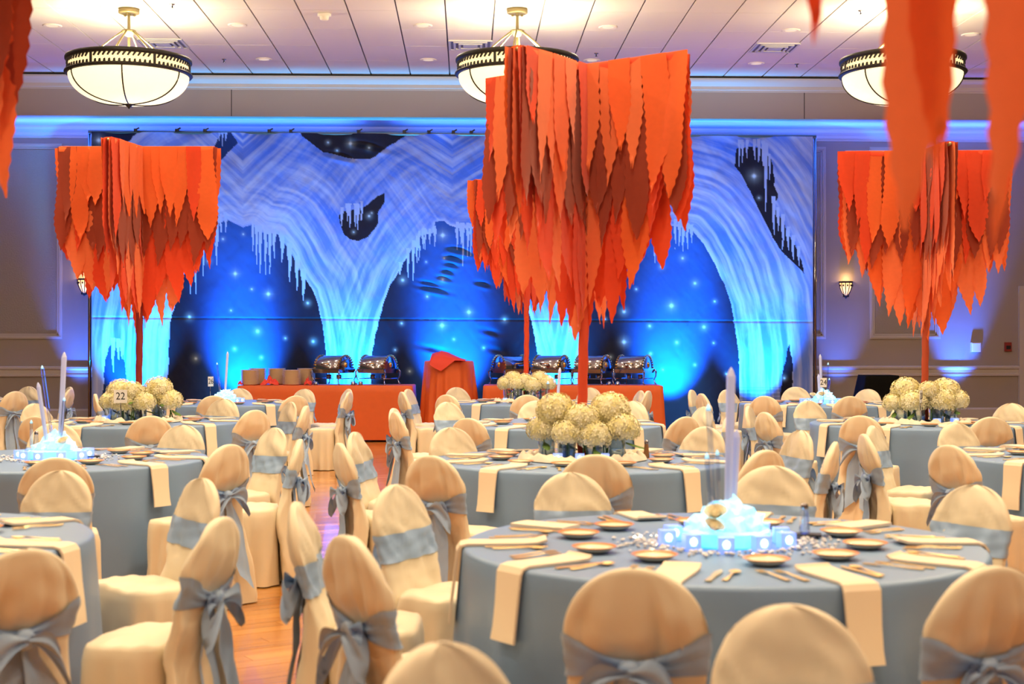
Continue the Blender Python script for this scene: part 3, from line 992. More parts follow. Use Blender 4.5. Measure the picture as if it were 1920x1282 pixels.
def chair_parts(seed):
    f = back_shape(seed)
    r_ = random.Random(seed + 100)
    p = [r_.uniform(0, 6.28) for _ in range(6)]
    N = 60
    out = {}
    zs = [.006, .05, .10, .15, .20, .25, .30, .34, .38, .42, .45, .475, .50, .52, .54, .56, .575, .59, .605, .62, .635, .65, .665, .68, .69, .70, .715, .73, .745, .76, .775, .79, .805, .82, .835, .85, .865, .876, .883, .887, .889, .8899]
    g = G()
    g.loft([[f(z, 2 * PI * k / N) for k in range(N)] for z in zs], True, False, True)
    out['back_cover'] = g.me('back_cover', M_CREAM)
    # seat and skirt
    g = G()
    rings = []
    M = 56
    for z, k_, cr in ((.008, 1.05, 0), (.10, 1.035, 0), (.22, 1.02, 0), (.34, 1.01, 0), (.42, 1.0, 0), (.455, .985, 0), (.470, .95, 0), (.476, .85, 0), (.479, .6, 0), (.481, .3, 0), (.482, .03, 0)):
        ring = []
        for j in range(M):
            a = 2 * PI * j / M
            c, s = cos(a), sin(a)
            d = (abs(c) ** 5 + abs(s) ** 5) ** (-1 / 5)
            fold = 0.
            if z < .45:
                fold = .016 * (1 - z / .45) * sin(11 * a + p[0] + sin(3 * a + p[1])) + .012 * nz(3 * c + p[2], 3 * s + z * 3, z * 6)
            hw, hd = .218 * k_ + fold, .150 * k_ + fold
            zz = z + (.014 * nz(c * d * k_ * 2.4 + p[3], s * d * k_ * 2.4, 3) if z > .46 else 0)
            ring.append((hw * c * d, hd * s * d - .048, zz))
        rings.append(ring)
    g.loft(rings, True, False, True)
    out['seat_cover'] = g.me('seat_cover', M_CREAM)
    # sash band
    g = G()
    rows = 9
    dz = r_.uniform(-.012, .012)
    tilt = r_.uniform(-.012, .012)
    rings = []
    for i in range(rows):
        v = i / (rows - 1) * 2 - 1
        ring = []
        for k in range(64):
            th = 2 * PI * k / 64
            s, c = sin(th), cos(th)
            rear = smooth01(.15, 1, -s) * (1 - abs(c) ** 1.2)
            zc = .655 + dz - .035 * rear + tilt * c
            hh = .056 * (1 - .62 * rear)
            pt = f(zc + v * hh, th)
            n = Vector((c, s * 1.4, 0)).normalized()
            bulge = .005 + .010 * rear * (1 - v * v) + .005 * rear * sin(v * 8 + p[4] + 2 * c) + .002 * sin(v * 7 + 5 * c + p[5])
            ring.append(pt + n * bulge)
        rings.append(ring)
    g.loft(rings, True)
    out['sash'] = g.me('sash', M_SASH)
    kz = .615 + dz
    kp = f(kz, 1.5 * PI) + Vector((r_.uniform(-.03, .03), -.03, 0))
    g = G()
    g.lathe([(0, .03), (.016, .027), (.026, .012), (.028, -.006), (.022, -.024), (0, -.03)], 14)
    kn = g.me('knot', M_SASH)
    kn.transform(Matrix.Translation(kp) @ Matrix.Diagonal((1.15, .8, 1.1, 1)))
    out['knot'] = kn
    for side in (-1, 1):
        g = G()
        L = .135 * r_.uniform(.85, 1.2)
        dr = r_.uniform(.30, .85)
        rings = []
        NL = 17
        for i in range(NL):
            t = i / (NL - 1)
            u = 1 - abs(2 * t - 1)                      # 0 at the knot, 1 at the outer bend
            o_ = L * (1 - (1 - u) ** 1.25)
            layer = 1 if t < .5 else -1
            gap = (.026 * sin(PI * min(1, u * .95)) ** .8) * layer
            q = kp + Vector((side * o_, -.016 - gap, -dr * o_ * (1 + .35 * u) + .035 * sin(PI * u)))
            h = .011 + .050 * smooth01(0, .75, u) * (1 - .10 * (layer < 0))
            ring = []
            for k in range(8):
                v = k / 7 * 2 - 1
                pl = .010 * sin(4.2 * v + p[2] + side) * (1 - .5 * u)
                ring.append(q + Vector((-side * .40 * h * v * dr, -pl - .012 * v * v * u, h * v * (.95 + .1 * v))))
            rings.append(ring)
        g.loft(rings, False)
        out['bow_loop' + ('' if side < 0 else ' ')] = g.me('bow_loop', M_SASH)
        g = G()
        ln = r_.uniform(.40, .50)
        ang = side * r_.uniform(.02, .09)
        rings = []
        for i in range(13):
            t = i / 12
            zt = kp.z - .01 - ln * t
            wv = .022 + .036 * smooth01(0, .35, t)
            cxx = kp.x + side * (.012 + .030 * smooth01(0, .3, t)) + ang * ln * t
            ring = []
            for k in range(9):
                u = k / 8 * 2 - 1
                ye = f(max(zt, .01), 1.5 * PI).y - .022 - .010 * side
                ye += .009 * sin(3.2 * u + p[1] + t * 1.5) * (1 - .4 * t)
                zz = zt - (.045 * u * side if i == 12 else .045 * u * side * t)
                ring.append((cxx + wv * u, ye, max(zz, .02)))
            rings.append(ring)
        g.loft(rings, False)
        out['bow_tail' + ('' if side < 0 else ' ')] = g.me('bow_tail', M_SASH)
    return out


CHAIR_ME = [chair_parts(s) for s in (11, 12, 13, 14, 15)]
CHAIR0 = []
me_foot = G().lathe([(.0, 0), (.016, 0), (.016, .03), (.0, .03)], 10).me('leg_tip', M_BLACK)
for parts in CHAIR_ME:
    e = empty('banquet_chair')
    for n, me in parts.items():
        ob(n.strip(), me, e)
    for x, y in ((-.20, .17), (.20, .17), (-.19, -.27), (.19, -.27)):
        ob('leg_tip', me_foot, e, (x, y, 0))
    CHAIR0.append([e, False])


def put_chair(x, y, rz, label, group, v, sc=1.):
    e, used = CHAIR0[v]
    if used:
        o = copy_tree(e)
    else:
        o, CHAIR0[v][1] = e, True
    o.location = (x, y, 0)
    o.rotation_euler = (0, 0, rz)
    o.scale = (sc, sc, sc)
    return tag(o, label, 'chair', group)


def R36(ph):
    return [ph + 36 * k for k in range(10)]


SEATS = dict(A=R36(18), B=R36(0), C=R36(18), D=R36(18), E=R36(6), F=R36(-30), G=R36(0), H=R36(0), I=[7 - 40 * k for k in range(9)], J=R36(18),
             K=[166, 131, 80, 45], L=[160, 125, 89, 50])


def norm(a):
    a = a % 360
    return a - 360 if a > 180 else a


def ordinal(i, n):
    if n == 1:
        return 'only one'
    if i == 0:
        return 'leftmost'
    if i == n - 1:
        return 'rightmost'
    if i == (n - 1) / 2:
        return 'middle one'
    return ('second', 'third', 'fourth')[i - 1] + ' from left' if i <= n // 2 else ('second', 'third', 'fourth')[n - 2 - i] + ' from right'


HIDDEN_CHAIRS = set()
PLACES = []      # (table, angle, side, order text)
vi = 0
for k in T:
    cx, cz = T[k]
    lst = []
    for a in SEATS[k]:
        a = norm(a)
        r = 1.163
        xc, Zc = cx + r * sin(math.radians(a)), cz - r * cos(math.radians(a))
        p = W(xc, Zc)
        q = proj((p.x, p.y, .6))
        m_ = 330 / Zc * 2.0
        lst.append((a, p, q, -m_ < q[0] < 1920 + m_ and Zc > 2.0))
    for side in ('near', 'far'):
        sub = sorted([t for t in lst if t[3] and ((abs(t[0]) <= 90) == (side == 'near'))], key=lambda t: t[2][0])
        for i, (a, p, q, _) in enumerate(sub):
            txt = ordinal(i, len(sub))
            PLACES.append((k, a, side, txt, q))
            if (k, round(a)) in HIDDEN_CHAIRS:
                continue
            c = TW[k]
            rz = math.atan2(c.y - p.y, c.x - p.x) - PI / 2 + math.radians(rng.uniform(-6, 6))
            look = 'showing its bow' if abs(a) < 62 else ('seen sideways' if abs(a) < 118 else 'facing camera')
            put_chair(p.x, p.y, rz, 'cream covered chair %s, %s on %s side of %s' % (look, txt, side, TNAME[k]), 'chairs of the ' + TNAME[k], vi % 5, 1 + rng.uniform(-.018, .022))
            vi += 1
# two chairs of the table in front of the camera
PC = (.905, 1.68)
for a, lb in ((193, 'cream covered chair in the foreground, its top at the bottom edge left of centre'), (229, None)):
    pass
for (px, Zc), lb in (((838, 2.73), 'cream covered chair top cut by the bottom frame edge, left of the front right table'), ((1488, 3.10), 'cream covered chair facing camera at the bottom edge, before the front right table')):
    xt = (px - 960) / F * Zc
    d = Vector((xt - PC[0], Zc - PC[1]))
    d = d.normalized()
    p = W(PC[0] + d.x * 1.165, PC[1] + d.y * 1.165)
    c = W(*PC)
    put_chair(p.x, p.y, math.atan2(c.y - p.y, c.x - p.x) - PI / 2, lb, 'foreground chairs', vi % 5)
    vi += 1

# ---------------------------------------------------------------- place settings


def strip_mesh(name, path, w, th, m, curl=0.):
    """a folded cloth strip along a (y, z) path, x across"""
    g = G()
    rings = []
    for i, (y, z) in enumerate(path):
        y0, z0 = path[max(i - 1, 0)]
        y1, z1 = path[min(i + 1, len(path) - 1)]
        d = Vector((0, y1 - y0, z1 - z0)).normalized()
        n = Vector((0, -d.z, d.y))
        ww = w * (1 + .04 * sin(i * 1.3))
        rings.append([Vector((-ww / 2, y, z)), Vector((ww / 2, y, z)), Vector((ww / 2, y, z)) + n * th, Vector((0, y, z)) + n * (th * 1.1), Vector((-ww / 2, y, z)) + n * th])
    g.loft(rings, True, True, True)
    return g.me(name, m, False)


NAPS = []
for s, hang in ((0, .27), (1, .23)):
    path = [(.615 + s * .02, TZ + .016), (.65, TZ + .006), (.70, TZ + .003), (.80, TZ + .002), (.895, TZ + .002), (.916, TZ - .003), (.925, TZ - .016), (.929, TZ - .05), (.936, TZ - .12), (.945, TZ - .19), (.952, TZ - hang)]
    NAPS.append(strip_mesh('napkin', path, .118, .009, M_NAP))
path = [(.62, TZ + .004), (.66, TZ + .003), (.70, TZ + .003), (.80, TZ + .003), (.86, TZ + .004)]
NAPS.append(strip_mesh('napkin', path, .125, .012, M_NAP))
plate0 = empty('bread_plate')
ob('well', G().lathe([(.0, .010), (.045, .010), (.055, .014), (.066, .019), (.066, .017), (.05, .006), (.035, 0), (.0, .0)], 36).me('well', M_PLATE), plate0)
ob('gilt_rim', G().lathe([(.064, .0185), (.076, .0235), (.078, .0225), (.066, .0165)], 36).me('gilt_rim', M_RIM), plate0)


def flat_prof(g, prof, th=.0022, z=.004):
    rings = []
    for y, w, dz in prof:
        rings.append([(-w, y, z + dz), (w, y, z + dz), (w, y, z + dz + th), (0, y, z + dz + th * 1.5), (-w, y, z + dz + th)])
    return g.loft(rings, True, True, True)


HAND = [(-.10, .008, 0), (-.095, .0105, 0), (-.06, .0085, 0), (-.01, .005, .002), (.03, .004, .004)]
g = flat_prof(G(), HAND + [(.045, .010, .002), (.055, .012, .0)])
for x in (-.0098, -.0033, .0033, .0098):
    g.box((x, .075, .006), (.0034, .045, .0022))
me_fork = g.me('fork', M_CUTLERY, False)
g = flat_prof(G(), [(-.11, .009, 0), (-.105, .011, 0), (-.05, .009, 0), (0, .008, 0), (.005, .011, 0), (.07, .0115, 0), (.10, .006, 0), (.108, .001, 0)])
me_knife = g.me('table_knife', M_CUTLERY, False)
g = flat_prof(G(), HAND)
rings = []
for i in range(9):
    t = i / 8
    w = .020 * max(.08, sin(PI * (t * .93 + .04))) ** .7
    y = .026 + .058 * t
    rings.append([(w * cos(a), y, .009 - .007 * sin(PI * t) * max(0, -sin(a)) * 1.0 + (.0012 if sin(a) > 0 else 0) - (.005 * sin(PI * t) * (1 - abs(cos(a))) if sin(a) > 0 else 0)) for a in np.linspace(0, 2 * PI, 12, endpoint=False)])
g.loft(rings, True, True, True)
me_spoon = g.me('teaspoon', M_CUTLERY)
HIDDEN_SET = set()
first_plate = True
nplace = 0
for k, a, side, txt, q in PLACES:
    if k == 'L':
        pass
    c = TW[k]
    near_t = k in 'ABCKJ'
    mid_t = k in 'DFI'
    base = ', %s place, %s side, %s' % (txt, side, TNAME[k])
    grp = 'place settings of the ' + TNAME[k]

    def polar(r, da, z=TZ):
        x, Z = T[k][0] + r * sin(math.radians(a + da)), T[k][1] - r * cos(math.radians(a + da))
        w_ = W(x, Z, z)
        return w_
    # local +Y points outwards
    d = polar(1, 0) - Vector((c.x, c.y, TZ))
    out = math.atan2(d.y, d.x) - PI / 2
    jit = math.radians(rng.uniform(-4, 4))
    hid = lambda n: (n, k, round(a)) in HIDDEN_SET
    if not hid('napkin'):
        ob('napkin', NAPS[nplace % 2 if (abs(a) < 100 or nplace % 3) else 2], None, (c.x, c.y, 0), out + jit * .5, label='folded cream napkin' + base, cat='napkin', group=grp)
    if not hid('bread_plate'):
        if first_plate:
            o, first_plate = plate0, False
        else:
            o = copy_tree(plate0)
        o.location = polar(.505 + rng.uniform(-.02, .015), -12 + rng.uniform(-4, 4), TZ + .0005)
        tag(o, 'gilt rimmed bread plate' + base, 'plate', grp)
    items = []
    if near_t:
        items = [('dinner_fork', me_fork, .73, -9.5, 'warm-lit dinner fork'), ('salad_fork', me_fork, .72, -13.0, 'warm-lit salad fork'), ('table_knife', me_knife, .73, 9.0, 'warm-lit table knife'), ('teaspoon', me_spoon, .72, 12.5, 'warm-lit teaspoon')]
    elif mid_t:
        items = [('table_knife', me_knife, .73, 9.5, 'warm-lit table knife'), ('teaspoon', me_spoon, .72, 12.5, 'warm-lit teaspoon')]
    for n, me, r, da, lb in items:
        if hid(n):
            continue
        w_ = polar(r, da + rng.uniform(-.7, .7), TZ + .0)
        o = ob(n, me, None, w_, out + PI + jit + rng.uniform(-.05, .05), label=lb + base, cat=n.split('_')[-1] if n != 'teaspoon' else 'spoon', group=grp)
    nplace += 1

# ---------------------------------------------------------------- felt torch trees


FLEN = (.66, .98, 1.42)


def felt_mesh(seed, L):
    """a hanging felt strip about .15 m wide with pinked edges and a leaf-like torn point"""
    r_ = random.Random(seed)
    n = int(L / .03)
    g = G()
    tip = r_.uniform(-.5, .5)
    tl = r_.uniform(.24, .36)
    ex = r_.choice((1.0, 1.25, 1.6))
    p0, p1, p2 = (r_.uniform(0, 6.28) for _ in range(3))
    notch = r_.random() < .35
    rings = []
    for i in range(n + 1):
        d = L * i / n
        t = i / n
        wl = .074 * (.90 + .12 * sin(5 * d + p0) + .05 * nz(d * 7, seed))
        wr = .074 * (.90 + .12 * sin(5 * d + p1) + .05 * nz(d * 7, seed + 9))
        cx = .012 * sin(3 * d + p1)
        u = max(0, (d - (L - tl)) / tl)
        k_ = max(.02, 1 - u ** ex)
        cx += tip * .07 * u ** 1.3
        jag = .006 if d > .10 else 0.
        a = (jag if i % 2 else -jag * .5) * min(1, k_ * 3)
        lft, rgt = cx - wl * k_ + a, cx + wr * k_ + a
        ring = []
        for k in range(5):
            v = k / 4
            y = .006 * sin(2.4 * v + p2 + 2.2 * d) * smooth01(0, .25, d) + .005 * sin(3 * d + p0) * smooth01(.1, .7, d) - .016 * u * u * abs(sin(p1))
            zz = -d + (.05 * (1 - abs(2 * v - 1)) if notch and i >= n - 1 else 0)
            ring.append((lft + (rgt - lft) * v, y, zz))
        rings.append(ring)
    g.loft(rings, False)
    return g


FELT_ME = {(mi, l_): [felt_mesh(40 + 7 * l_ + k, FLEN[l_]).me('felt_strip', m) for k in range(5)] for mi, m in enumerate(FELT) for l_ in range(3)}


def torch(loc, zb, arms, scheme, pole_m, label, seed, lengths=None, zbase=TZ, keep=None, lw=1.0, floor_pole=False):
    """a wrapped pole with two crossed rods on top, felt flames hung over both sides of each rod"""
    r_ = random.Random(seed)
    e = empty('felt_torch_tree', (loc.x, loc.y, 0), label=label, cat='decoration', group='orange felt torch trees')
    n = 30
    rings = []
    for i in range(n * 3 + 1):
        z = zbase + .012 + (zb - zbase - .012) * i / (n * 3)
        rings.append([((.030 + .0022 * sin(3 * a + z * 34)) * cos(a) + .004 * sin(z * 5), (.030 + .0022 * sin(3 * a + z * 34)) * sin(a), z) for a in np.linspace(0, 2 * PI, 14, endpoint=False)])
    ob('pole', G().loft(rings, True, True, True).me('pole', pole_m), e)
    ob('base_plate', G().lathe([(0, 0), (.085, 0), (.085, .012), (.05, .014), (.04, .03), (0, .03)], 24, (0, 0, zbase + .0005)).me('base_plate', M_BLACK, False), e)
    for ai, (d0, d1) in enumerate(arms):
        a, b = Vector((*d0, zb - .004 * ai)), Vector((*d1, zb - .004 * ai))
        ob('rod', G().tube([a, b], .014, 10).me('rod', M_NICKEL), e)
        L = (b - a).length
        dirv = (b - a).normalized()
        nrm = Vector((dirv.y, -dirv.x, 0))
        yaw = math.atan2(dirv.y, dirv.x)
        for side in (1, -1):
            for layer in range(3):
                step = .112
                cnt = int(L / step) + 1
                for i in range(cnt):
                    s_ = (i + .5) / cnt * L
                    pos = a + dirv * s_
                    rr = math.hypot(pos.x, pos.y) / .70
                    full = lengths(rr) if lengths else 1.62 - .62 * min(1.1, rr) ** 1.6
                    if layer == 0:
                        ln = r_.uniform(.48, .92) * (1 - .08 * rr)
                    elif layer == 1:
                        ln = min(full * .86, r_.uniform(.86, 1.12))
                    else:
                        ln = full * r_.uniform(.84, 1.04)
                    if lengths and layer < 2:
                        ln *= full / 1.35
                    off = .058 - .018 * layer + .006 * (i % 2) + r_.uniform(-.002, .002)
                    c = pos + nrm * side * off + dirv * r_.uniform(-.03, .03)
                    c.z = zb + .012 - .003 * layer
                    if keep and not keep(Vector((loc.x, loc.y, 0)) + c, ln):
                        continue
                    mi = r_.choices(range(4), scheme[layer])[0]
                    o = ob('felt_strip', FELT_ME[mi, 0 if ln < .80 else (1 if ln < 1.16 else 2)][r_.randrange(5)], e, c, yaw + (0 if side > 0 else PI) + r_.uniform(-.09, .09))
                    wsc = r_.uniform(.85, 1.3)
                    o.scale = (wsc, 1, ln / FLEN[0 if ln < .80 else (1 if ln < 1.16 else 2)])
            # the cloth folded over the rod
        g = G()
        m_ = 15
        rings = []
        for i in range(m_):
            q = a + dirv * (L * i / (m_ - 1))
            w_ = .022
            rings.append([q + nrm * (.060 * cos(t)) + Vector((0, 0, w_ * max(0, sin(t)) + min(0, sin(t)) * .10)) for t in np.linspace(-.35, PI + .35, 8)])
        g.loft(rings, False)
        ob('rod_wrap', g.me('rod_wrap', FELT[scheme[3][ai]]), e)
    return e


def rot_(v):
    q = W(*v)
    return (q.x, q.y)


# orange / red / rust / coral weights for the outer, middle and inner layers, and the rod wraps
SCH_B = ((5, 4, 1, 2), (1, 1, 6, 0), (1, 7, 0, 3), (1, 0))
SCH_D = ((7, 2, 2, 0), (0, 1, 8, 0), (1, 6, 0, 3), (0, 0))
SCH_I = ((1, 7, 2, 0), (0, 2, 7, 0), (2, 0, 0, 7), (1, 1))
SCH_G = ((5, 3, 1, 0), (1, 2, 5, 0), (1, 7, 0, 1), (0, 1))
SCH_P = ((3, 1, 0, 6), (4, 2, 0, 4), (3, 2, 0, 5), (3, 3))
pB = TW['B'] + Vector((0.0, 0, 0))
torch(pB, 3.13, [(rot_((-.56, .42)), rot_((.555, -.42))), (rot_((-.40, -.60)), rot_((.40, .58)))], SCH_B, M_POLE[0], 'tallest felt torch tree, red pole rising from flowers on the middle table', 3)
torch(TW['D'], 3.20, [(rot_((-.70, -.0)), rot_((.675, .0))), (rot_((-.10, -.62)), rot_((.10, .62)))], SCH_D, M_POLE[1], 'felt torch tree on shaded red pole at left, before the backdrop', 5)
torch(W(3.63, 12.5), 3.13, [(rot_((-.70, .03)), rot_((.72, -.03))), (rot_((.03, -.62)), rot_((-.03, .62)))], SCH_I, M_POLE[2], 'felt torch tree on rust pole at right, before the wall', 8)
torch(W(.17, 16.9), 3.34, [(rot_((-.60, -.36)), rot_((.60, .36))), (rot_((.36, -.60)), rot_((-.36, .60)))], SCH_G, M_POLE[0], 'farthest felt torch tree, mostly hidden behind the tallest one', 13)
# nearest trees: only their flames reach into the frame


def seen(c, ln):
    q0, q1 = proj(c), proj((c.x, c.y, c.z - ln))
    if q0[2] < .6:
        return False
    m_ = 130 / q0[2] * 2.2
    return -m_ < q0[0] < 1920 + m_ and q1[1] > -60


torch(W(-2.345, 5.1), 3.18, [(rot_((-.62, .18)), rot_((.60, -.18))), (rot_((-.18, -.62)), rot_((.18, .62)))], SCH_I, M_POLE[0], 'felt torch tree cut off by the upper left frame corner', 21, keep=seen)
pp = W(*PC)
P_TOP = 3.13
near = torch(pp, P_TOP, [(rot_((-.43, .67)), rot_((.43, -.67))), (rot_((-.60, -.38)), rot_((.60, .38)))], SCH_P, M_POLE[0], 'blurred felt torch tree hanging into the upper right frame corner', 34,
             lengths=lambda r: 1.52 if r < .86 else 1.22, keep=lambda c, ln: proj(c)[0] > 2010 and proj(c)[0] < 3600)
for s_, tip_z, mi, wsc, dy in ((.700, 1.92, 1, .36, 0), (.497, 1.62, 3, .82, 0), (.452, 1.70, 0, .60, .012), (.315, 1.58, 3, .95, 0), (.22, 1.53, 0, .9, .012), (.17, 1.60, 3, 1., 0)):
    a, b = Vector(rot_((-.43, .67))), Vector(rot_((.43, -.67)))
    d = (a - b).normalized()
    n_ = Vector((-d.y, d.x))
    n_ = n_ if n_.y < 0 else -n_
    o = ob('felt_strip', FELT_ME[mi, 2][int(s_ * 100) % 5], near, (d.x * s_ + n_.x * (.06 + dy), d.y * s_ + n_.y * (.06 + dy), P_TOP + .01), math.atan2(d.y, d.x) + PI)
    o.scale = (wsc, 1, (P_TOP - tip_z) / FLEN[2])
e = empty('banquet_table', (pp.x, pp.y, 0), 1.0, label='round table in grey-blue cloth, below the frame under the nearest felt tree', cat='table', group='round banquet tables')
ob('tablecloth', CLOTHS[1], e)
ob('tabletop', me_top, e)
ob('pedestal', me_ped, e)

# ---------------------------------------------------------------- hydrangea centrepieces


def bloom_mesh(seed, R=.105):
    r_ = random.Random(seed)
    g = G()
    n = 190
    for i in range(n):
        z = 1 - 1.72 * (i + .5) / n
        a = i * 2.39996
        s = math.sqrt(max(0, 1 - z * z))
        d = Vector((s * cos(a), s * sin(a), z * .82)).normalized()
        rr = R * (1 + .09 * nz(d.x * 3 + seed, d.y * 3, d.z * 3) + r_.uniform(-.05, .04))
        t = d.cross(Vector((0, 0, 1)) if abs(d.z) < .9 else Vector((1, 0, 0))).normalized()
        b = d.cross(t)
        an = r_.uniform(0, 1.57)
        c = d * rr
        c.z *= .86
        vs, fs = [c], []
        sz = .0165 * r_.uniform(.85, 1.2)
        for k in range(4):
            for j, (da, l, up) in enumerate(((-.55, .75, .003), (0, 1.15, .001), (.55, .75, .003))):
                w_ = an + k * PI / 2 + da
                vs.append(c + (t * cos(w_) + b * sin(w_)) * sz * l + d * (up + r_.uniform(-.002, .004)))
            fs.append((0, 1 + 3 * k, 2 + 3 * k, 3 + 3 * k))
        g.add(vs, fs)
    g.lathe([(0, -R * .62), (R * .55, -R * .50), (R * .86, 0), (R * .70, R * .5), (0, R * .76)], 14)
    return g.me('bloom', M_PETAL)


BLOOMS = [bloom_mesh(s) for s in (3, 4, 5)]
stem_me = G().tube([(.015, 0, -.22), (.004, .004, -.14), (0, 0, -.05)], .006, 6).tube([(-.012, .01, -.22), (-.004, .002, -.13), (0, 0, -.05)], .005, 6).me('stem', M_GREEN)
leaf = G()
leaf.loft([[(x * w_, y, -.07 - .03 * y / .08 - .01 * abs(x)) for x in (-1, 0, 1)] for y, w_ in ((.02, .004), (.05, .022), (.08, .026), (.11, .016), (.13, .002))], False)
leaf_me = leaf.me('leaf', M_GREEN)
HY = []
for b in BLOOMS:
    h = empty('hydrangea')
    ob('bloom', b, h)
    ob('stem', stem_me, h)
    ob('leaf', leaf_me, h)
    HY.append([h, False])
vase_g = G().lathe([(.0, .006), (.045, .006), (.047, .15), (.052, .15), (.050, .0), (.0, .0)], 26)
vase0 = empty('glass_vase')
ob('glass', vase_g.me('glass', M_GLASS), vase0)
ob('water', G().lathe([(0, .008), (.044, .008), (.0445, .075), (0, .075)], 20).me('water', glass_mat('vase_water', (.86, .95, .98), .15)), vase0)
vot0 = empty('votive_light')
ob('cube', G().box((0, 0, .027), (.054, .054, .054)).me('cube', M_VOTIVE, False), vot0)
ob('glow_core', G().lathe([(0, .046), (.010, .040), (.013, .030), (.008, .018), (0, .016)], 12, (0, -.0268, 0)).me('glow_core', M_LED), vot0)
USED = {}


def first(key, o):
    if key in USED:
        return copy_tree(o)
    USED[key] = 1
    return o


def lump(g, c, r, seed, sq=.6, n=10, m=14, amp=.25):
    rings = []
    for i in range(n + 1):
        t = PI * i / n
        ring = []
        for k in range(m):
            a = 2 * PI * k / m
            d = Vector((sin(t) * cos(a), sin(t) * sin(a), cos(t)))
            rr = r * (1 + amp * nz(d.x * 1.7 + seed, d.y * 1.7, d.z * 1.7 + seed))
            ring.append((c[0] + d.x * rr, c[1] + d.y * rr, c[2] + d.z * rr * sq))
        rings.append(ring)
    return g.loft(rings, True, True, True)


def tulle_mesh(seed):
    g = G()
    rings = []
    nseg = 120
    for i in range(12):
        t = i / 11
        r = .315 + .075 * t
        ring = []
        for k in range(nseg):
            a = 2 * PI * k / nseg
            rr = r * (1 + .07 * nz(cos(a) * 2.2 + seed, sin(a) * 2.2, 1.))
            z = TZ + .006 + (.045 * sin(PI * t) ** .7) * max(.08, .55 + .9 * nz(cos(a) * r * 16 + seed, sin(a) * r * 16, 4 + t)) + .012 * sin(PI * t) * abs(sin(a * 23 + 6 * nz(cos(a) * 3, sin(a) * 3, seed)))
            ring.append((rr * cos(a), rr * sin(a), z))
        rings.append(ring)
    return g.loft(rings, True).me('white_tulle', M_TULLE)


ORD9 = ('top', 'upper left', 'upper right', 'left end', 'front left', 'front right', 'right end', 'rear left', 'rear right', 'rear top')


def flowers(k, heads, vases, votives, sc=1.0, off=(0, 0)):
    base = T[k]
    for i, (dx, dz, h, s_) in enumerate(heads):
        h0 = HY[(i + ord(k)) % 3]
        if h0[1]:
            o = copy_tree(h0[0])
        else:
            o, h0[1] = h0[0], True
        p = W(base[0] + off[0] + dx * sc, base[1] + off[1] + dz * sc, TZ + h * sc)
        o.location = p
        o.rotation_euler = (rng.uniform(-.12, .12), rng.uniform(-.12, .12), rng.uniform(0, 6))
        o.scale = (s_ * sc,) * 3
        for c_ in o.children:
            if c_.name.startswith('stem'):
                c_.scale = (1, 1, min(1.3, (h * sc - .022) / (.22 * s_ * sc)))
        tag(o, 'cream hydrangea head, %s of the bunch on the %s' % (ORD9[i], TNAME[k]), 'flower', 'hydrangeas of the ' + TNAME[k])
    nm = ordinal
    for i, (dx, dz) in enumerate(sorted(vases)):
        o = first('vase', vase0)
        o.location = W(base[0] + off[0] + dx * sc, base[1] + off[1] + dz * sc, TZ + .0005)
        tag(o, 'clear glass vase with stems, %s under the flowers of the %s' % (('far left', 'second from left', 'third from left', 'fourth from left', 'fifth from left', 'sixth from left', 'last on the right')[i], TNAME[k]), 'vase', 'vases of the ' + TNAME[k])
    for i, (dx, dz) in enumerate(sorted(votives)):
        o = first('votive', vot0)
        o.location = W(base[0] + off[0] + dx, base[1] + off[1] + dz, TZ + .0005)
        o.rotation_euler = (0, 0, -PSI + rng.uniform(-.2, .2))
        tag(o, 'glowing blue votive cube, %s beside the vases of the %s' % (ordinal(i, len(votives)), TNAME[k]), 'candle', 'votives of the ' + TNAME[k])
    p = TW[k]
    q = W(base[0] + off[0], base[1] + off[1])
    ob('white_tulle', TULLE[len(USED) % 2], None, (q.x, q.y, 0), rng.uniform(0, 6), label='ring of crumpled white tulle around the vases on the ' + TNAME[k], cat='fabric', group='tulle rings')


TULLE = [tulle_mesh(1.3), tulle_mesh(7.7)]
# dx right, dz away from camera, height of the head's middle above the table
HEADS = [(-.165, -.02, .30, 1.12), (.165, .0, .30, 1.15), (-.01, -.155, .26, .92), (-.24, -.01, .19, .95), (-.10, -.17, .17, .88), (.06, -.18, .155, .98), (.23, -.06, .19, 1.05), (-.10, .15, .26, 1.), (.13, .15, .25, 1.)]
VASES = [(-.22, -.03), (-.10, -.16), (.06, -.17), (.20, -.09), (-.10, .14), (.13, .14)]
flowers('B', HEADS, VASES, [(.115, -.245), (-.16, -.235), (-.03, -.25)])
HEADS_D = [(-.02, -.145, .275, .95), (-.165, .0, .28, 1.1), (.17, .0, .29, 1.2), (-.24, -.04, .18, .95), (-.10, -.15, .185, 1.15), (.08, -.15, .18, 1.0), (.28, -.02, .19, 1.05), (-.08, .15, .24, 1.), (.12, .15, .24, 1.)]
flowers('D', HEADS_D, VASES, [(-.28, -.06), (.18, -.21)])
HEADS_I = [(-.01, -.15, .29, .9), (-.17, .0, .29, 1.2), (.175, .0, .28, 1.25), (-.27, .0, .18, .95), (-.14, -.14, .19, 1.15), (.10, -.14, .20, 1.2), (.26, -.03, .20, 1.05), (-.08, .15, .26, 1.), (.12, .15, .25, 1.)]
flowers('I', HEADS_I, VASES, [(.03, -.25), (.20, -.19)], off=(.08, 0))
flowers('G', [(-.02, -.14, .26, .9), (-.155, .0, .27, 1.05), (.155, .0, .27, 1.05), (-.24, .0, .22, 1.0), (-.10, -.14, .22, 1.0), (.06, -.15, .20, 1.05), (.24, -.04, .22, 1.05)], VASES, [(-.25, -.18)], off=(.02, 0))

# ---------------------------------------------------------------- glowing crystal centrepieces


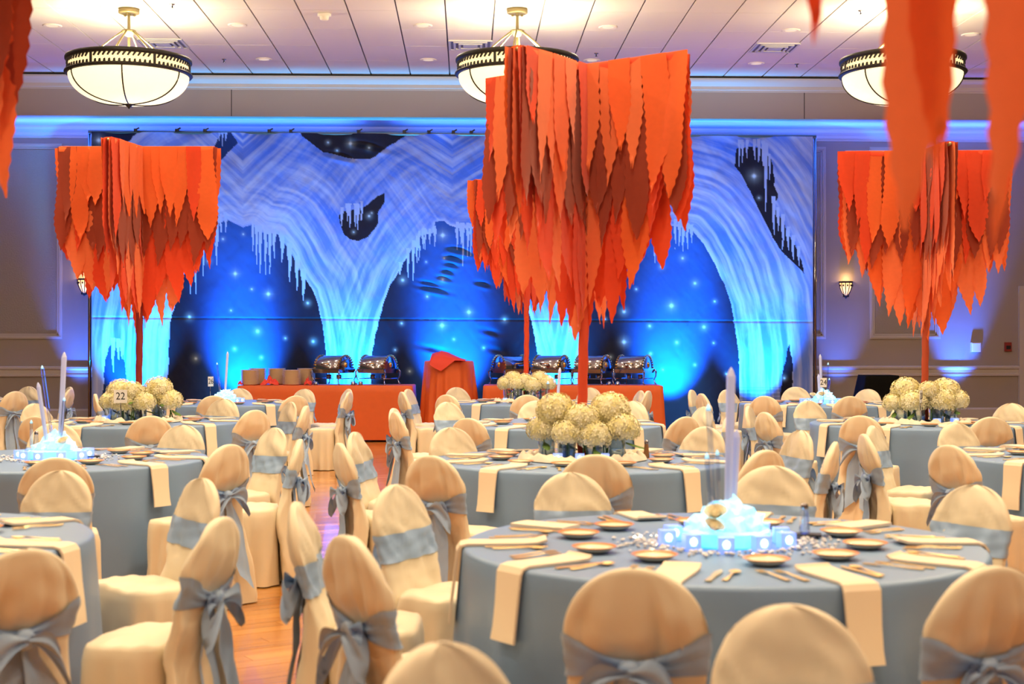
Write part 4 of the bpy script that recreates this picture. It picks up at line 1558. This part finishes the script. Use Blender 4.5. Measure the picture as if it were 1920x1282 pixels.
def rod_mesh(r, h, m, seg=6):
    return G().lathe([(r * .9, 0), (r, h * .5), (r * 1.05, h - r * 2.2), (r * .55, h - r * .8), (.0, h)], seg).me('crystal_rod', m, False)


rose = G()
for ring_, (r_r, n_, hh, lean) in enumerate(((.008, 3, .034, .1), (.016, 4, .034, .3), (.024, 5, .03, .6), (.032, 6, .024, 1.0))):
    for k in range(n_):
        a = 2 * PI * k / n_ + ring_ * .7
        vs = []
        for u in (-1, 0, 1):
            for t in (0, .5, 1):
                rr = r_r * (.5 + .5 * t) + lean * .010 * t * t
                aa = a + u * (PI / n_) * 1.15
                vs.append((rr * cos(aa), rr * sin(aa), hh * t * (1 - .12 * abs(u))))
        rose.add(vs, [(0, 3, 4, 1), (1, 4, 5, 2), (3, 6, 7, 4), (4, 7, 8, 5)])
rose_me = rose.me('petals', M_ROSE)
sepal_me = G().lathe([(0, -.004), (.012, -.002), (.020, .006), (.012, .010)], 10).me('sepal', M_GREEN)
rose0 = empty('rose')
ob('petals', rose_me, rose0)
ob('sepal', sepal_me, rose0)


def crystal_piece(k, rods, sc=1., off=(0, 0), roses=(), gems=0, ncube=10, ring=.215):
    bx, bz = T[k][0] + off[0], T[k][1] + off[1]
    q = W(bx, bz, TZ + .0005)
    e = empty('crystal_centrepiece', q, -PSI, label='glowing ice blue crystal centrepiece with tall rods on the ' + TNAME[k], cat='centrepiece', group='crystal centrepieces')
    ob('glow_base', G().lathe([(0, 0), (.150 * sc, 0), (.155 * sc, .006), (.155 * sc, .050), (.145 * sc, .056), (0, .058)], 14).me('glow_base', M_ICE, False), e)
    r_ = random.Random(ord(k))
    ch = []
    for s_ in range(3):
        g = G()
        lump(g, (0, 0, 0), .036, s_ * 3.1 + ord(k), .9, 5, 7, .9)
        ch.append(g.me('ice_chunk', M_ICE2, False))
    pts = [(.098 * cos(a), .098 * sin(a), .068) for a in np.linspace(0, 2 * PI, 9, endpoint=False)] + [(.055 * cos(a), .055 * sin(a), .105) for a in np.linspace(.3, 6.58, 6, endpoint=False)] + [(.02, 0, .13), (-.025, .01, .128)]
    for x, y, z in pts:
        o = ob('ice_chunk', ch[r_.randrange(3)], e, (x * sc + r_.uniform(-.008, .008), y * sc + r_.uniform(-.008, .008), z * sc))
        o.rotation_euler = (r_.uniform(0, 3), r_.uniform(0, 3), r_.uniform(0, 3))
        o.scale = (sc * r_.uniform(.85, 1.2),) * 3
    for dx, dz, h, r, lean, frost in rods:
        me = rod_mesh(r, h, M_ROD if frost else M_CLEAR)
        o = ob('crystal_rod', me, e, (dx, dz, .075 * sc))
        o.rotation_euler = (r_.uniform(-.03, .03), lean, r_.uniform(0, 1))
        if not frost:
            ob('lit_tip', G().lathe([(r * 1.0, h - r * 2.2), (r * .6, h - r * .75), (0, h + .002)], 6).me('lit_tip', M_ICE2, False), o)
    cubes = []
    for i in range(ncube):
        a = 2 * PI * (i + .25) / ncube
        rr = ring * sc * (1 if i % 2 else .93)
        p = W(bx + rr * cos(a), bz + rr * sin(a), TZ + .0005)
        o = first('votive', vot0)
        o.location = p
        o.rotation_euler = (0, 0, -PSI + rng.uniform(-.3, .3))
        cubes.append((sin(a) < 0, cos(a), o))
    for fr in (True, False):
        sub = sorted([t for t in cubes if t[0] == fr], key=lambda t: t[1])
        for i, t in enumerate(sub):
            tag(t[2], 'glowing blue votive cube, %s, %s of crystal ring, %s' % (ordinal(i, len(sub)), 'front' if fr else 'back', TNAME[k]), 'candle', 'votive cubes of the ' + TNAME[k])
    for i, (dx, dz, dh, s_) in enumerate(roses):
        o = first('rose', rose0)
        o.location = W(bx + dx, bz + dz, TZ + dh)
        o.rotation_euler = (.45, rng.uniform(-.3, .3), rng.uniform(-.3, .3))
        o.scale = (s_,) * 3
        tag(o, 'cream rose resting %s on the glowing crystals of the %s' % ('at left' if i == 0 else 'at right', TNAME[k]), 'flower', 'roses of the ' + TNAME[k])
    if gems:
        g = G()
        for _ in range(gems):
            a, rr = r_.uniform(0, 2 * PI), .215 + min(.15, abs(r_.gauss(0, .07)))
            c = (rr * cos(a) * 1.15, rr * sin(a), 0)
            s_ = r_.uniform(.006, .011)
            an = r_.uniform(0, 2)
            vs = [(c[0], c[1], .0)] + [(c[0] + s_ * cos(an + j * PI / 3), c[1] + s_ * sin(an + j * PI / 3), s_ * .9) for j in range(6)] + [(c[0], c[1], s_ * 1.35)]
            g.add(vs, [(0, 1 + (j + 1) % 6, 1 + j) for j in range(6)] + [(7, 1 + j, 1 + (j + 1) % 6) for j in range(6)])
        ob('acrylic_gems', g.me('acrylic_gems', M_GEM, False), None, q, -PSI, label='scatter of clear acrylic gems around the crystal centrepiece, ' + TNAME[k], cat='gems', kind='stuff')


crystal_piece('A', [(.005, .0, .55, .0155, .045, 1), (.022, .02, .33, .0135, .06, 1), (-.04, -.01, .42, .0105, -.06, 0), (-.055, -.03, .25, .0095, -.08, 0), (-.03, -.04, .26, .0085, -.03, 0)],
              off=(.02, -.02), roses=[(-.055, -.125, .115, 1.0), (-.07, -.16, .075, .9)], gems=340)
crystal_piece('C', [(.025, .0, .58, .0155, .05, 1), (-.045, -.02, .40, .014, -.16, 1), (-.02, .01, .50, .0095, -.14, 0), (.04, -.03, .30, .0095, .07, 0), (-.15, .0, .16, .009, .0, 0)],
              roses=[(.085, -.12, .105, 1.0)], gems=260)
crystal_piece('E', [(.0, .0, .53, .014, .10, 1), (-.05, .0, .40, .011, -.12, 0)], off=(-.02, 0), gems=0, ncube=8)
crystal_piece('F', [(.005, .0, .42, .014, .08, 1), (-.06, .0, .30, .011, -.06, 0)], off=(-.02, -.05), gems=0, ncube=8)
crystal_piece('H', [(-.03, .0, .50, .015, -.07, 1), (-.055, -.01, .27, .016, -.04, 1), (.035, .0, .40, .012, .05, 0), (.045, -.02, .22, .010, .05, 0)], off=(.06, 0), roses=[(-.055, -.14, .10, 1.1), (-.14, -.05, .09, 1.)], ncube=12, ring=.25)

# shakers and small things on the tables


def shaker(label, p, m, cat='shaker'):
    o = empty('salt_shaker', p, .3)
    ob('body', G().lathe([(0, 0), (.019, 0), (.020, .01), (.013, .085), (.012, .09)], 8, cap1=True).me('body', m, False), o)
    ob('cap', G().lathe([(.013, .088), (.014, .095), (.011, .108), (.0, .112)], 12).me('cap', M_STEEL), o)
    return tag(o, label, cat)


def onT(k, px, py):
    Z = (CAMZ - TZ) * F / (py - HZ)
    return W((px - 960) / F * Z, Z, TZ + .0005)


def tray(k, px, py, rz, label):
    o = empty('caddy_tray', onT(k, px, py), rz)
    ob('tray', G().box((0, 0, .012), (.13, .07, .006)).me('tray', M_BLACK, False), o)
    for x in (-.05, .05):
        ob('foot', G().box((x, 0, .005), (.012, .06, .010)).me('foot', M_BLACK, False), o)
    tag(o, label, 'tray')
    return o


tray('A', 1506, 1007, -.2, 'small black tray under the shaker on the front right table')
p_ = onT('A', 1506, 1007) + Vector((.005, 0, .0155))
shaker('tall faceted glass shaker on the black tray, front right table', p_, M_CLEAR)
shaker('slim dark shaker beside the flowers on the middle table', onT('B', 1212, 858), mat('amber_glass', (.25, .12, .05), .2))
tray('C', 166, 858, .3, 'small black tray in front of the crystals on the left table')
shaker('slim glass shaker at left of the crystals on the left table', onT('C', 68, 838), M_CLEAR)

# table number cards


def card(num, p, rz, w_, h_, label, zc, stand=True):
    o = empty('table_number_card', (p.x, p.y, 0), rz)
    ob('card', G().box((0, 0, zc), (w_, .003, h_)).me('card', M_WHITE, False), o)
    ob('stick', G().tube([(0, .006, TZ + .02), (0, .006, zc)], .0035, 6).me('stick', M_STEEL), o)
    cu = bpy.data.curves.new('digits', 'FONT')
    cu.body = num
    cu.size = h_ * .78
    cu.align_x, cu.align_y = 'CENTER', 'CENTER'
    cu.extrude = .0006
    t = bpy.data.objects.new('tmp', cu)
    COL.objects.link(t)
    dg = bpy.context.evaluated_depsgraph_get()
    me = bpy.data.meshes.new_from_object(t.evaluated_get(dg))
    bpy.data.objects.remove(t)
    me.transform(Matrix.Translation((0, -.0025, zc)) @ Matrix.Rotation(PI / 2, 4, 'X') @ Matrix.Diagonal((.92, 1, 1, 1)))
    me.materials.clear()
    me.materials.append(M_INK)
    ob('number', me, o)
    return tag(o, label, 'sign', 'table number cards')


def cardpos(px, Z):
    return W((px - 960) / F * Z, Z)


def zat(py, Z):
    return CAMZ - (py - HZ) / F * Z


card('22', cardpos(226, 12.45), -PSI + .05, .115, .115, 'white card reading 22 in the flowers at left', zat(742, 12.45))
card('24', cardpos(1544, 16.30), -PSI - .1, .075, .105, 'white card reading 24 on the crystals at far right', zat(716, 16.30))
card('20', cardpos(1727, 12.22), -PSI + 1.02, .085, .105, 'white card reading 20, turned edgeways in the flowers at right', zat(742, 12.22))
card('26', cardpos(395, 16.65), -PSI + .98, .085, .115, 'white number card turned edgeways left of the far left crystal rods', zat(714, 16.65))

# ---------------------------------------------------------------- buffet


def box_cloth(name, w, d, h, m, flare=.03, folds=True, seed=0):
    """floor-length cloth over a rectangular table, origin at floor centre"""
    g = G()
    per = []
    nx, ny = max(8, int(w / .06)), max(6, int(d / .06))
    per += [(-w / 2 + w * i / nx, -d / 2, 0, -1) for i in range(nx)]
    per += [(w / 2, -d / 2 + d * i / ny, 1, 0) for i in range(ny)]
    per += [(w / 2 - w * i / nx, d / 2, 0, 1) for i in range(nx)]
    per += [(-w / 2, d / 2 - d * i / ny, -1, 0) for i in range(ny)]
    rings = [[(x * .02, y * .02, h) for x, y, _, _ in per], [(x * .985, y * .97, h) for x, y, _, _ in per], [(x, y, h - .01) for x, y, _, _ in per]]
    for i in range(1, 9):
        t = i / 8
        ring = []
        for j, (x, y, ux, uy) in enumerate(per):
            cw = max(0, 1 - min(abs(abs(x) - w / 2), 1)) * max(0, 1 - min(abs(abs(y) - d / 2), 1))
            corner = math.exp(-((abs(abs(x) - w / 2) + abs(abs(y) - d / 2)) / .10) ** 2)
            f = flare * t + (.03 * t * corner if flare < .1 else .05 * t * corner) + .010 * t * sin(j * .55 + seed) * (1 if folds else 0) + .008 * t * nz(x * 4 + seed, y * 4, t * 2)
            sx, sy = math.copysign(1, x), math.copysign(1, y)
            vx, vy = (ux, uy) if corner < .3 else (ux + sx * .7 * (abs(ux) < .5), uy + sy * .7 * (abs(uy) < .5))
            ring.append((x + vx * f, y + vy * f, (h - .01) * (1 - t) + .03 * t))
        rings.append(ring)
    g.loft(rings, True, True, False)
    return g.me(name, m)


BH = .83
BZ = 20.9


def buffet(px0, px1, label):
    x0, x1 = (px0 - 960) / F * BZ, (px1 - 960) / F * BZ
    c = W((x0 + x1) / 2, BZ + .38)
    o = empty('buffet_table', (c.x, c.y, 0), -PSI, label=label, cat='table', group='orange buffet tables')
    ob('tablecloth', box_cloth('tablecloth', x1 - x0, .76, BH, M_ORANGE, flare=.02, seed=px0), o)
    ob('tabletop', G().box((0, 0, BH - .02), (x1 - x0 - .03, .72, .02)).me('tabletop', bpy.data.materials['plywood'], False), o)
    for x in (-(x1 - x0) / 2 + .15, (x1 - x0) / 2 - .15):
        ob('leg', G().box((x, 0, (BH - .03) / 2), (.05, .5, BH - .03)).me('leg', M_BLACK, False), o)
    return o


buffet(445, 773, 'long orange clothed buffet table left of centre, holding plates and chafing dishes')
buffet(906, 1243, 'long orange clothed buffet table right of centre, holding four chafing dishes')


def chafer():
    e = empty('chafing_dish')     # axis of the roll top along local x, end caps at +-x
    Lx, R = .225, .20
    zb = .20
    n = 18

    def arc(x, r, yo=0.):
        return [(x, r * cos(t) + yo, zb + .035 + r * sin(t) * 1.02) for t in np.linspace(0, PI, n)]
    ob('lid', G().loft([arc(-Lx, R), arc(Lx, R), arc(Lx, R - .006), arc(-Lx, R - .006)], False).me('lid', M_STEEL), e)
    for s_ in (-1, 1):
        ring = arc(s_ * Lx, R)
        g = G()
        inner = [(s_ * (Lx + .012), y * .8, zb + .035 + (z - zb - .035) * .8) for _, y, z in ring]
        mid = [(s_ * (Lx + .012), y * .5, zb + .035 + (z - zb - .035) * .5) for _, y, z in ring]
        g.loft([ring, inner, mid, [(s_ * (Lx + .018), 0, zb + .04)] * n], False)
        ob('end_cap', g.me('end_cap', M_STEEL), e)
        kb = G().lathe([(0, .016), (.02, .014), (.034, .006), (.036, 0), (.046, .0), (.046, -.006)], 16)
        km = kb.me('medallion', M_BRASS)
        km.transform(Matrix.Translation((s_ * (Lx + .018), 0, zb + .10)) @ Matrix.Rotation(s_ * PI / 2, 4, 'Y'))
        ob('medallion', km, e)
        tr = G()
        for k in range(15):
            t = PI * (k + .5) / 15
            tr.box((s_ * (Lx + .008), (R + .004) * cos(t), zb + .035 + (R + .004) * 1.02 * sin(t)), (.018, .026, .022), 0, t)
        ob('gadroon_edge', tr.me('gadroon_edge', M_BRASS, False), e, kind='stuff')
    ob('pan', G().box((0, 0, zb + .005), (2 * Lx + .03, 2 * R + .03, .06), taper=1.04).me('pan', M_STEEL, False), e)
    ob('rim', G().box((0, 0, zb + .037), (2 * Lx + .06, 2 * R + .06, .012)).me('rim', M_STEEL, False), e)
    for sx in (-1, 1):
        for sy in (-1, 1):
            x, y = sx * (Lx + .02), sy * (R + .01)
            ob('leg', G().tube([(x, y, zb + .03), (x + sx * .025, y + sy * .02, zb - .01), (x + sx * .02, y + sy * .016, zb - .08), (x - sx * .005, y, .07), (x + sx * .012, y + sy * .01, .012), (x + sx * .03, y + sy * .02, .008)], [.014, .015, .011, .009, .011, .013], 8).me('leg', M_STEEL), e)
    for sx in (-1, 1):
        ob('stretcher', G().tube([(sx * Lx, -R, .09), (sx * Lx, R, .09)], .008, 6).me('stretcher', M_STEEL), e)
    ob('lower_shelf', G().box((0, 0, .085), (2 * Lx, .12, .008)).me('lower_shelf', M_STEEL, False), e)
    for sx in (-1, 1):
        ob('burner', G().lathe([(0, .09), (.04, .09), (.042, .10), (.042, .14), (.03, .15), (0, .15)], 16, (sx * .1, 0, 0)).me('burner', M_STEEL), e)
    ob('handle', G().tube([(-.07, -R - .01, zb + .10), (-.07, -R - .05, zb + .12), (.07, -R - .05, zb + .12), (.07, -R - .01, zb + .10)], .008, 8).me('handle', M_BRASS), e)
    return e


cf0 = chafer()
CF = [(626, 21.28, -.55, 'left one on the left buffet'), (709, 21.28, -.50, 'right one on the left buffet'), (958, 21.36, .55, 'leftmost on the right buffet, behind the flowers'),
      (1034, 21.30, -.55, 'second from left on the right buffet'), (1112, 21.30, -.55, 'third from left on the right buffet, behind the red pole'), (1190, 21.30, -.55, 'rightmost on the right buffet')]
for i, (px, Z, rz, lb) in enumerate(CF):
    o = cf0 if i == 0 else copy_tree(cf0)
    o.location = W((px - 960) / F * Z, Z, BH + .007)
    o.rotation_euler = (0, 0, rz)
    o.scale = (.94, .94, .98)
    tag(o, 'polished roll top chafing dish, ' + lb, 'chafing dish', 'chafing dishes')
# fuel cans in front of the dishes
can_me0 = empty('fuel_can')
ob('can', G().lathe([(0, 0), (.032, 0), (.034, .004), (.034, .05), (.0, .05)], 16).me('can', M_STEEL), can_me0)
ob('lid', G().lathe([(.0, .058), (.022, .058), (.026, .05)], 16).me('lid', M_STEEL), can_me0)
for i, (px, Z, lb) in enumerate(((592, 21.0, 'left end of the left buffet dishes'), (662, 21.0, 'between the left buffet dishes'), (676, 21.02, 'below the right dish of the left buffet'), (1142, 21.0, 'between the two right dishes'), (1158, 21.02, 'below the rightmost dish'))):
    o = can_me0 if i == 0 else copy_tree(can_me0)
    o.location = W((px - 960) / F * Z, Z, BH + .001)
    tag(o, 'small metal fuel can at ' + lb, 'can', 'fuel cans')

# plate stacks
st_me = G().lathe([(0, .004), (.085, .004), (.135, .020), (.136, .018), (.09, 0), (0, 0)], 28).me('dinner_plate', M_STACK)
for si, (px, Z, n_, lb) in enumerate(((468, 21.10, 14, 'front left'), (483, 21.43, 15, 'rear left'), (519, 21.43, 15, 'rear middle'), (547, 21.10, 14, 'front right'), (574, 21.43, 15, 'rear right'))):
    p = W((px - 960) / F * Z, Z, BH + .001)
    for j in range(n_):
        nth = ('topmost', 'second', 'third', 'fourth', 'fifth', 'sixth', 'seventh', 'eighth', 'ninth', 'tenth', 'eleventh', 'twelfth', 'thirteenth', 'fourteenth', 'bottom')[n_ - 1 - j]
        nth = 'bottom' if j == 0 else nth
        lbl = nth + ' tan dinner plate, counted from the top, of the %s buffet plate stack' % lb
        ob('dinner_plate', st_me, None, (p.x, p.y, p.z + j * .0158), rng.uniform(0, 6), label=lbl, cat='plate', group='plates of the %s stack' % lb)


def heap(name, p, w_, d, h, seed, m, label, cat='cloth', rz=0.):
    g = G()
    n1, n2 = 26, 18
    rings = []
    for i in range(n1):
        u = i / (n1 - 1) * 2 - 1
        ring = []
        for j in range(n2):
            v = j / (n2 - 1) * 2 - 1
            r = max(abs(u), abs(v)) ** 1.0
            hh = h * max(0, 1 - (u * u + v * v) * .72) * (.55 + .9 * abs(nz(u * 2.1 + seed, v * 2.1, seed)) + .45 * nz(u * 4 + seed, v * 4, 2)) + .006
            k_ = 1 + .25 * nz(u * 1.5 + seed, v * 1.5, 5)
            ring.append((u * w_ / 2 * k_, v * d / 2 * k_, max(hh, .003)))
        rings.append(ring)
    g.loft(rings, False)
    g.loft([[(x, y, .001) for x, y in ((-w_ / 2, -d / 2), (w_ / 2, -d / 2), (w_ / 2, d / 2), (-w_ / 2, d / 2))]] * 1, True)
    return ob(name, g.me(name, m), None, p, rz, label=label, cat=cat)


heap('orange_napkin_heap', W((507 - 960) / F * 21.0, 21.0, BH + .001), .26, .16, .11, 2.2, M_RED, 'crumpled bright orange cloth in front of the plate stacks')
heap('orange_napkin_heap', W((577 - 960) / F * 21.0, 21.02, BH + .001), .12, .16, .10, 5.1, M_RED, 'small crumpled orange cloth between plates and chafing dishes')
heap('orange_napkin_heap', W((449 - 960) / F * 20.96, 21.0, BH + .001), .07, .10, .06, 8.3, M_RED, 'orange cloth tucked at the left end of the buffet')

# tall round table with pleated cloth, a folded cloth on top
p = W((842 - 960) / F * 21.3, 21.3)
o = empty('cocktail_table', (p.x, p.y, 0), 0, label='tall round table in pleated orange cloth between the two buffets', cat='table')
CH = 1.19
g = G()
rings = []
N = 140
for r, z in ((.02, CH), (.30, CH), (.355, CH - .004), (.368, CH - .02)):
    rings.append([(r * cos(2 * PI * k / N), r * sin(2 * PI * k / N), z) for k in range(N)])
for i in range(1, 15):
    t = i / 14
    ring = []
    for k in range(N):
        a = 2 * PI * k / N
        f = .6 * sin(15 * a + .8 * sin(3 * a)) + .4 * sin(22 * a + 1)
        rr = .368 + .09 * t ** .9 + .028 * min(1, t * 2.2) * f
        ring.append((rr * cos(a), rr * sin(a), (CH - .02) * (1 - t) + .01 * t))
    rings.append(ring)
g.loft(rings, True, True)
ob('tablecloth', g.me('tablecloth', M_ORANGE), o)
ob('tabletop', G().lathe([(0, CH - .03), (.35, CH - .03), (.35, CH - .006), (0, CH - .006)], 32).me('tabletop', bpy.data.materials['plywood'], False), o)
ob('pedestal', G().lathe([(.25, 0), (.25, .02), (.04, .05), (.04, CH - .03)], 16).me('pedestal', M_BLACK), o)
# folded red cloth slumped over the near edge of that table
g = G()
prof = [(-.265, -.20, .012), (-.25, -.10, .10), (-.19, .0, .115), (-.10, .02, .135), (0, .02, .11), (.10, .02, .065), (.19, .0, .03), (.26, -.02, .014)]
rings = []
for i, (x, yf, h) in enumerate(prof):
    ring = []
    for j in range(12):
        v = j / 11
        y = -.36 + .50 * v + .03 * sin(i * 1.7)
        drop = smooth01(.22, .0, v)
        dl = .17 * max(0, 1 - abs(x + .12) / .22)
        z = h * (smooth01(0, .35, v) * smooth01(1.05, .55, v)) + .006 + .018 * nz(x * 9, v * 4, 2.) - dl * drop
        if drop > .05:
            y = -.375 - .05 * drop
        ring.append((x, y, max(z, .004) if drop < .05 else z))
    rings.append(ring)
g.loft(rings, False)
ob('folded_cloth', g.me('folded_cloth', M_RED), None, (p.x, p.y, CH), -PSI, label='folded bright red cloth slumped on the tall orange table', cat='cloth')

# black draped cart by the right wall
Zc = 20.6
x0, x1 = (1624 - 960) / F * Zc, (1686 - 960) / F * Zc
c = W((x0 + x1) / 2, Zc + .25)
o = empty('draped_cart', (c.x, c.y, 0), -PSI, label='black cloth draped cart standing against the right wall', cat='cart')
ob('drape', box_cloth('drape', x1 - x0, .5, .985, M_BLACKCLOTH, flare=.14, seed=4), o)
ob('cart_top', G().box((0, 0, .96), (x1 - x0 - .03, .46, .02)).me('cart_top', M_BLACK, False), o)
